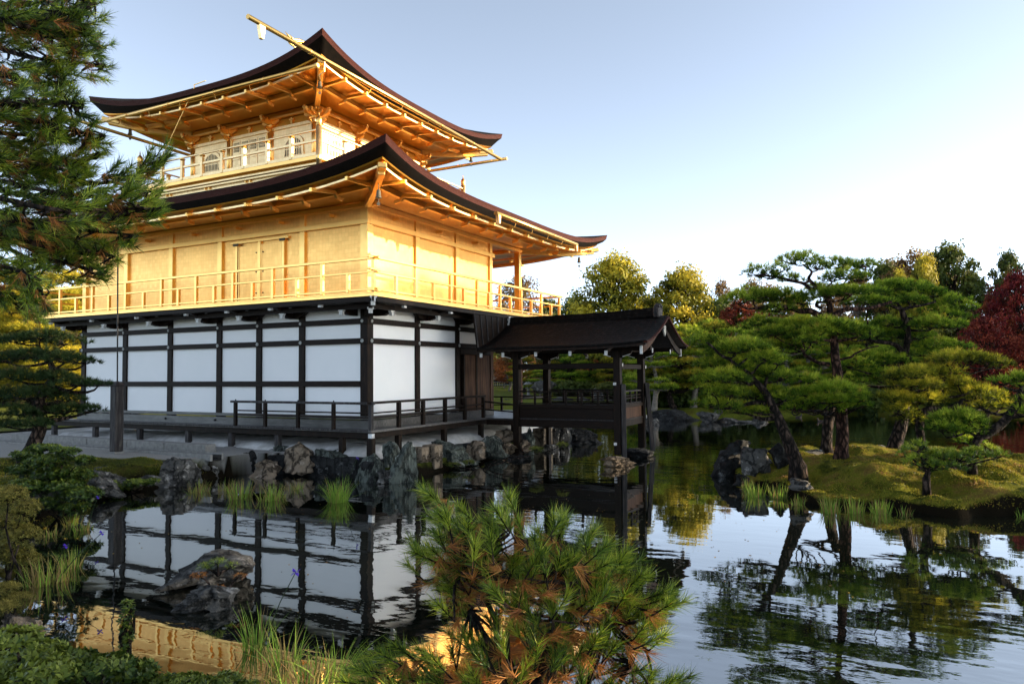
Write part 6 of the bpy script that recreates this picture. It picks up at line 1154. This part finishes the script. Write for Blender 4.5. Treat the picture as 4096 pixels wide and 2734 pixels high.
# big overhanging pine at the left
bo = [[(-60, 60), (80, 40), (180, 20), (216, 2)], [(-60, 60), (90, 80), (180, 100), (238, 108)], [(-60, 90), (60, 130), (150, 140), (240, 150)], [(-60, 120), (40, 180), (110, 190), (150, 195)], [(-60, 250), (50, 235), (130, 232), (190, 240)], [(-60, 300), (80, 310), (160, 300), (240, 312)], [(-60, 320), (80, 360), (160, 370), (228, 352)],
      [(-60, 380), (100, 400), (230, 420), (330, 395), (382, 362)], [(-60, 400), (120, 440), (260, 450), (372, 436)], [(-60, 440), (120, 480), (250, 480), (370, 478)], [(-60, 460), (100, 520), (220, 530), (315, 540)], [(-60, 500), (80, 560), (200, 580), (262, 585)], [(-60, 520), (60, 590), (150, 605), (245, 622)], [(-60, 600), (40, 620), (85, 650), (106, 700)], [(-60, 640), (0, 660), (50, 690), (85, 712)], [(-60, 10), (60, 10), (130, 2)],
      [(-60, 30), (60, 60), (130, 70), (200, 60)], [(-60, 340), (40, 380), (110, 380), (180, 400)], [(-60, 280), (30, 270), (90, 275), (140, 290)], [(-60, 480), (60, 540), (120, 555), (190, 550)], [(-60, 420), (60, 450), (160, 470), (220, 500)]]
tips = []; st = MB(); org = []
for bi, b_ in enumerate(bo):
    dd = random.uniform(5.4, 6.6); P_ = [Vector(at(x, y, dd+.25*math.sin(i*2+bi))) for i, (x, y) in enumerate(b_)]; sp2 = [Vector(p) for p in smooth_path(P_, 6)]; st.tube(sp2, [.022-.016*i/(len(sp2)-1) for i in range(len(sp2))], 7); org += sp2[::2]
    for i in range(2, len(sp2)):
        dr_ = (sp2[i]-sp2[i-1]).normalized(); tip = i == len(sp2)-1
        for q in range(1 if tip else random.choice((2, 3, 3))):
            s = random.choice((-1, 1)); off = Vector((0, 0, 0)) if tip else (up*s*random.uniform(.02, .13)+fwv*random.uniform(-.18, .18)+dr_*random.uniform(.02, .12)); p = sp2[i]+off; tips.append((p, dr_*(1.0)+off*3.2+up*.22))
ob = near_pine('overhanging_pine', 'big dark pine overhanging the picture from the left edge', tips, tuple(at(-260, 1300, 6.2)), org, .11, 58, .12, dark=-.10, brown=.35, w=.0030, spread_r=.1, cat='pine tree', trunk=[(*at(-265, 1500, 6.2), .2), (*at(-250, 1000, 6.2), .17), (*at(-230, 600, 6.2), .14), (*at(-210, 200, 6.2), .11), (*at(-190, -200, 6.2), .07)])
for bi, b_ in enumerate(bo): st.tube([Vector(at(-225, b_[0][1]+60, 6.2)), Vector(at(-140, b_[0][1]+25, 6.1)), Vector(at(-60, b_[0][1], 6.0))], [.06, .05, .035], 7)
st.build('boughs', M['barkp'], ob, True)
# ================================================================ FAR DETAILS
# visitors behind the fence
def skin_mesh(name, J, E_, R_, mat, parent):
    me = bpy.data.meshes.new(name); me.from_pydata(J, E_, []); o = bpy.data.objects.new(name, me); COL.objects.link(o); s = o.modifiers.new('s', 'SKIN'); s.use_smooth_shade = True; u = o.modifiers.new('u', 'SUBSURF'); u.levels = 1; u.render_levels = 1
    for i, r in enumerate(R_): me.skin_vertices[0].data[i].radius = (r if isinstance(r, tuple) else (r, r))
    me.skin_vertices[0].data[0].use_root = True; dg = bpy.context.evaluated_depsgraph_get(); m2 = bpy.data.meshes.new_from_object(o.evaluated_get(dg)); bpy.data.objects.remove(o); m2.name = name; m2.materials.clear(); m2.materials.append(mat)
    return link(bpy.data.objects.new(name, m2), parent)
def person(label, coat, pants, hair, pose=0):
    root = thing('person', label, 'person', (0, 0, 0)); sk = M['skin']
    J = [(0, 0, .95), (0, 0, 1.12), (0, 0, 1.32), (0, 0, 1.45), (0, 0, 1.52), (0, -.01, 1.64), (0, 0, 1.72)]; E_ = [(0, 1), (1, 2), (2, 3), (3, 4), (4, 5), (5, 6)]; R_ = [.13, .12, .14, .07, .055, .095, .06]
    arms = []
    for s in (-1, 1):
        b = len(J); el = (s*.25, .02, 1.13) if not (pose == 1 and s == 1) else (s*.24, -.12, 1.2); wr = (s*.22, -.14, .95) if pose != 1 else (s*.14, -.3, 1.30)
        J += [(s*.18, 0, 1.40), el, wr]; E_ += [(3, b), (b, b+1), (b+1, b+2)]; R_ += [.06, .045, .03]; arms.append((b, b+1, b+2)); h = len(J); d = Vector(wr)-Vector(el); d.normalize(); w_ = Vector(wr); J.append(tuple(w_+d*.07)); E_.append((b+2, h)); R_.append(.024)
        for k, (off, ln) in enumerate(((-.03, .055), (-.01, .075), (.01, .08), (.03, .065))): f_ = len(J); J.append(tuple(w_+d*(.07+ln)+Vector((off, -.015, 0)))); E_.append((h, f_)); R_.append(.009)
        f_ = len(J); J.append(tuple(w_+d*.06+Vector((-s*.045, -.03, 0)))); E_.append((h, f_)); R_.append(.010)
        g = len(J); J += [(s*.09, 0, .88), (s*.10, -.02, .48), (s*.10, .02, .08), (s*.11, -.14, .04)]; E_ += [(0, g), (g, g+1), (g+1, g+2), (g+2, g+3)]; R_ += [.085, .06, .04, .04]
    skin_mesh('body', J, E_, R_, sk, root)
    JC = [(0, 0, .88), (0, 0, 1.1), (0, 0, 1.32), (0, 0, 1.46)]; EC = [(0, 1), (1, 2), (2, 3)]; RC = [.17, .165, .175, .09]
    for (a, b, c) in arms: k = len(JC); JC += [J[a], J[b], J[c]]; EC += [(2, k), (k, k+1), (k+1, k+2)]; RC += [.085, .068, .05]
    skin_mesh('coat', JC, EC, RC, M[coat], root); JP = [(0, 0, .95)]; EP = []; RP = [.15]
    for s in (-1, 1): k = len(JP); JP += [(s*.09, 0, .86), (s*.10, -.02, .48), (s*.10, .02, .1)]; EP += [(0, k), (k, k+1), (k+1, k+2)]; RP += [.105, .08, .058]
    skin_mesh('trousers', JP, EP, RP, M[pants], root); skin_mesh('hair', [(0, .03, 1.68), (0, .02, 1.745), (0, .05, 1.62)], [(0, 1), (0, 2)], [.105, .08, .07], M[hair], root)
    m = MB()
    for s in (-1, 1): m.cb((s*.035, -.098, 1.655), (.02, .012, .012))
    m.cb((0, -.108, 1.63), (.018, .03, .035)); m.cb((0, -.098, 1.595), (.04, .01, .01)); m.build('face', M['c_dark'], root); return root
for k, c in dict(skin=(.45, .27, .19), c_dark=(.012, .012, .016), c_navy=(.015, .02, .05), c_beige=(.42, .36, .28), c_yellow=(.6, .35, .03), c_red=(.45, .02, .03), c_jeans=(.10, .2, .38), c_hair=(.02, .013, .01), c_grey=(.22, .22, .23), c_white=(.6, .6, .6), c_duck=(.06, .05, .045)).items(): M[k] = flat(k, c)
fpos = [(1137, 'c_beige', 'c_dark', 'visitor in pale grey coat at the left end of the fence', 0), (1146, 'c_dark', 'c_dark', 'visitor in black coat second from the left behind the fence', 1), (1153, 'c_red', 'c_dark', 'visitor in dull red top behind the fence left of the maple trunk', 1), (1160, 'c_navy', 'c_dark', 'visitor in navy coat behind the fence left of the maple trunk', 0), (1171, 'c_yellow', 'c_dark', 'visitor in yellow jacket behind the pale maple trunk', 0), (1184, 'c_beige', 'c_jeans', 'visitor in cream sweater and blue jeans right of the maple trunk', 1), (1194, 'c_grey', 'c_dark', 'visitor in grey coat beside the one in blue jeans', 0),
        (1222, 'c_dark', 'c_dark', 'visitor in black seen right of the annex left post', 0), (1231, 'c_red', 'c_dark', 'visitor in bright red between two dark coats', 1), (1241, 'c_navy', 'c_dark', 'visitor in dark blue raising a hand', 1), (1252, 'c_navy', 'c_dark', 'tall visitor in navy hood leaning on the fence', 0), (1262, 'c_dark', 'c_dark', 'visitor in black at the right end of the fence', 0)]
vd = Vector((_f[0], _f[1], 0)).normalized()
for i, (px, coat, pants, lab, pose) in enumerate(fpos):
    o = person(lab, coat, pants, 'c_hair', pose); p = at(px, 890, 84+random.uniform(-.5, 1)); o.location = (p[0], p[1], ground_z(p[0], p[1])-.02); o.rotation_euler = (0, 0, math.atan2(-vd.y, -vd.x)+math.pi/2+random.uniform(-.6, .6)); o['group'] = 'visitors behind the fence'
# fence
fr_ = at(1128, 890, 82); fl = at(1275, 890, 80); z = ground_z(fr_[0], fr_[1]); fe = thing('bamboo_fence', 'low pale pole fence in front of the visitors on the far lawn', 'fence', (fr_[0], fr_[1], z))
for h in (.35, .62, .95): one('fence_rail', M['stone'], fe, 'tube', [Vector((fr_[0], fr_[1], z+h)), Vector((fl[0], fl[1], z+h))], .045, 6)
for k in range(6): p = Vector(fr_).lerp(Vector(fl), k/5); one('fence_post', M['barkg'], fe, 'tube', [Vector((p.x, p.y, z-.2)), Vector((p.x, p.y, z+1.0))], .06, 6)
# stone lantern
p = at(1212, 890, 60); z = ground_z(p[0], p[1]); sl_ = thing('stone_lantern', 'small grey stone lantern on the far lawn by the rock', 'stone lantern', (p[0], p[1], z))
for nm, pr in (('base', [(.26, 0), (.26, .08), (.12, .12)]), ('shaft', [(.12, .12), (.10, .4), (.12, .62)]), ('lamp_box', [(.24, .62), (.26, .68), (.15, .7), (.15, .92), (.2, .94)]), ('cap', [(.40, .94), (.38, 1.0), (.16, 1.14), (.05, 1.18)]), ('jewel', [(.05, 1.18), (.08, 1.24), (.02, 1.32), (.0, 1.33)])): one(nm, M['stone'], sl_, 'lathe', (p[0], p[1], z), pr, 6)
# duck
def duck(p, rz, label):
    r = thing('duck', label, 'duck', (0, 0, 0)); b = MB(); b.tube([(-.26, 0, .10), (-.2, 0, .09), (-.08, 0, .05), (.06, 0, .05), (.16, 0, .08), (.2, 0, .17), (.21, 0, .24), (.25, 0, .26), (.285, 0, .25)], [.01, .05, .10, .105, .07, .04, .05, .04, .012], 12); b.build('body', M['c_duck'], r, True)
    b = MB(); b.prism([(.28, -.015, .245), (.28, .015, .245), (.34, .01, .23), (.34, -.01, .23)], (0, 0, .015)); b.build('bill', M['c_yellow'], r)
    for s in (-1, 1): b = MB(); b.tube([(.08, .09*s, .09), (-.06, .105*s, .10), (-.2, .05*s, .12)], [.02, .04, .008], 8); b.build('wing', M['c_dark'], r, True)
    r.location = p; r.rotation_euler = (0, 0, rz); r.scale = (.75,)*3
duck((27.6, -7.1, WZ-.02), math.atan2(_R[1], _R[0])+.1, 'grey duck swimming right beyond the leaning island pine'); duck((24.5, -8.5, WZ-.03), math.atan2(-_R[1], -_R[0])-.2, 'dark duck half hidden by the short island trunk')
# tiled roof building at the far left
bl = thing('garden_house', 'low house with a sunlit grey tiled roof behind the pines at the left edge', 'house', (*at(-60, 880, 72)[:2], .6)); c = Vector(at(-60, 880, 72)); c.z = 0
m = MB(); m.cb(c+Vector((0, 0, 2)), (7, 7, 3.4)); m.build('wall', M['door'], bl)
m = MB(); z0, z1 = 3.7, 5.8
for s in (-1, 1): m.prism([c+Vector((s*4.6, -4.6, z0)), c+Vector((0, -4.6, z1)), c+Vector((0, -4.6, z1+.12)), c+Vector((s*4.6, -4.6, z0+.12))], (0, 9.2, 0))
rf_ = m.build('tiled_roof', M['stone'], bl)
m = MB()
for s in (-1, 1):
    for k in range(24): y = -4.5+k*.39; m.bar(c+Vector((s*4.65, y, z0+.14)), c+Vector((0, y, z1+.14)), .12, .08)
m.build('tile_rows', M['rock_grey'], rf_)
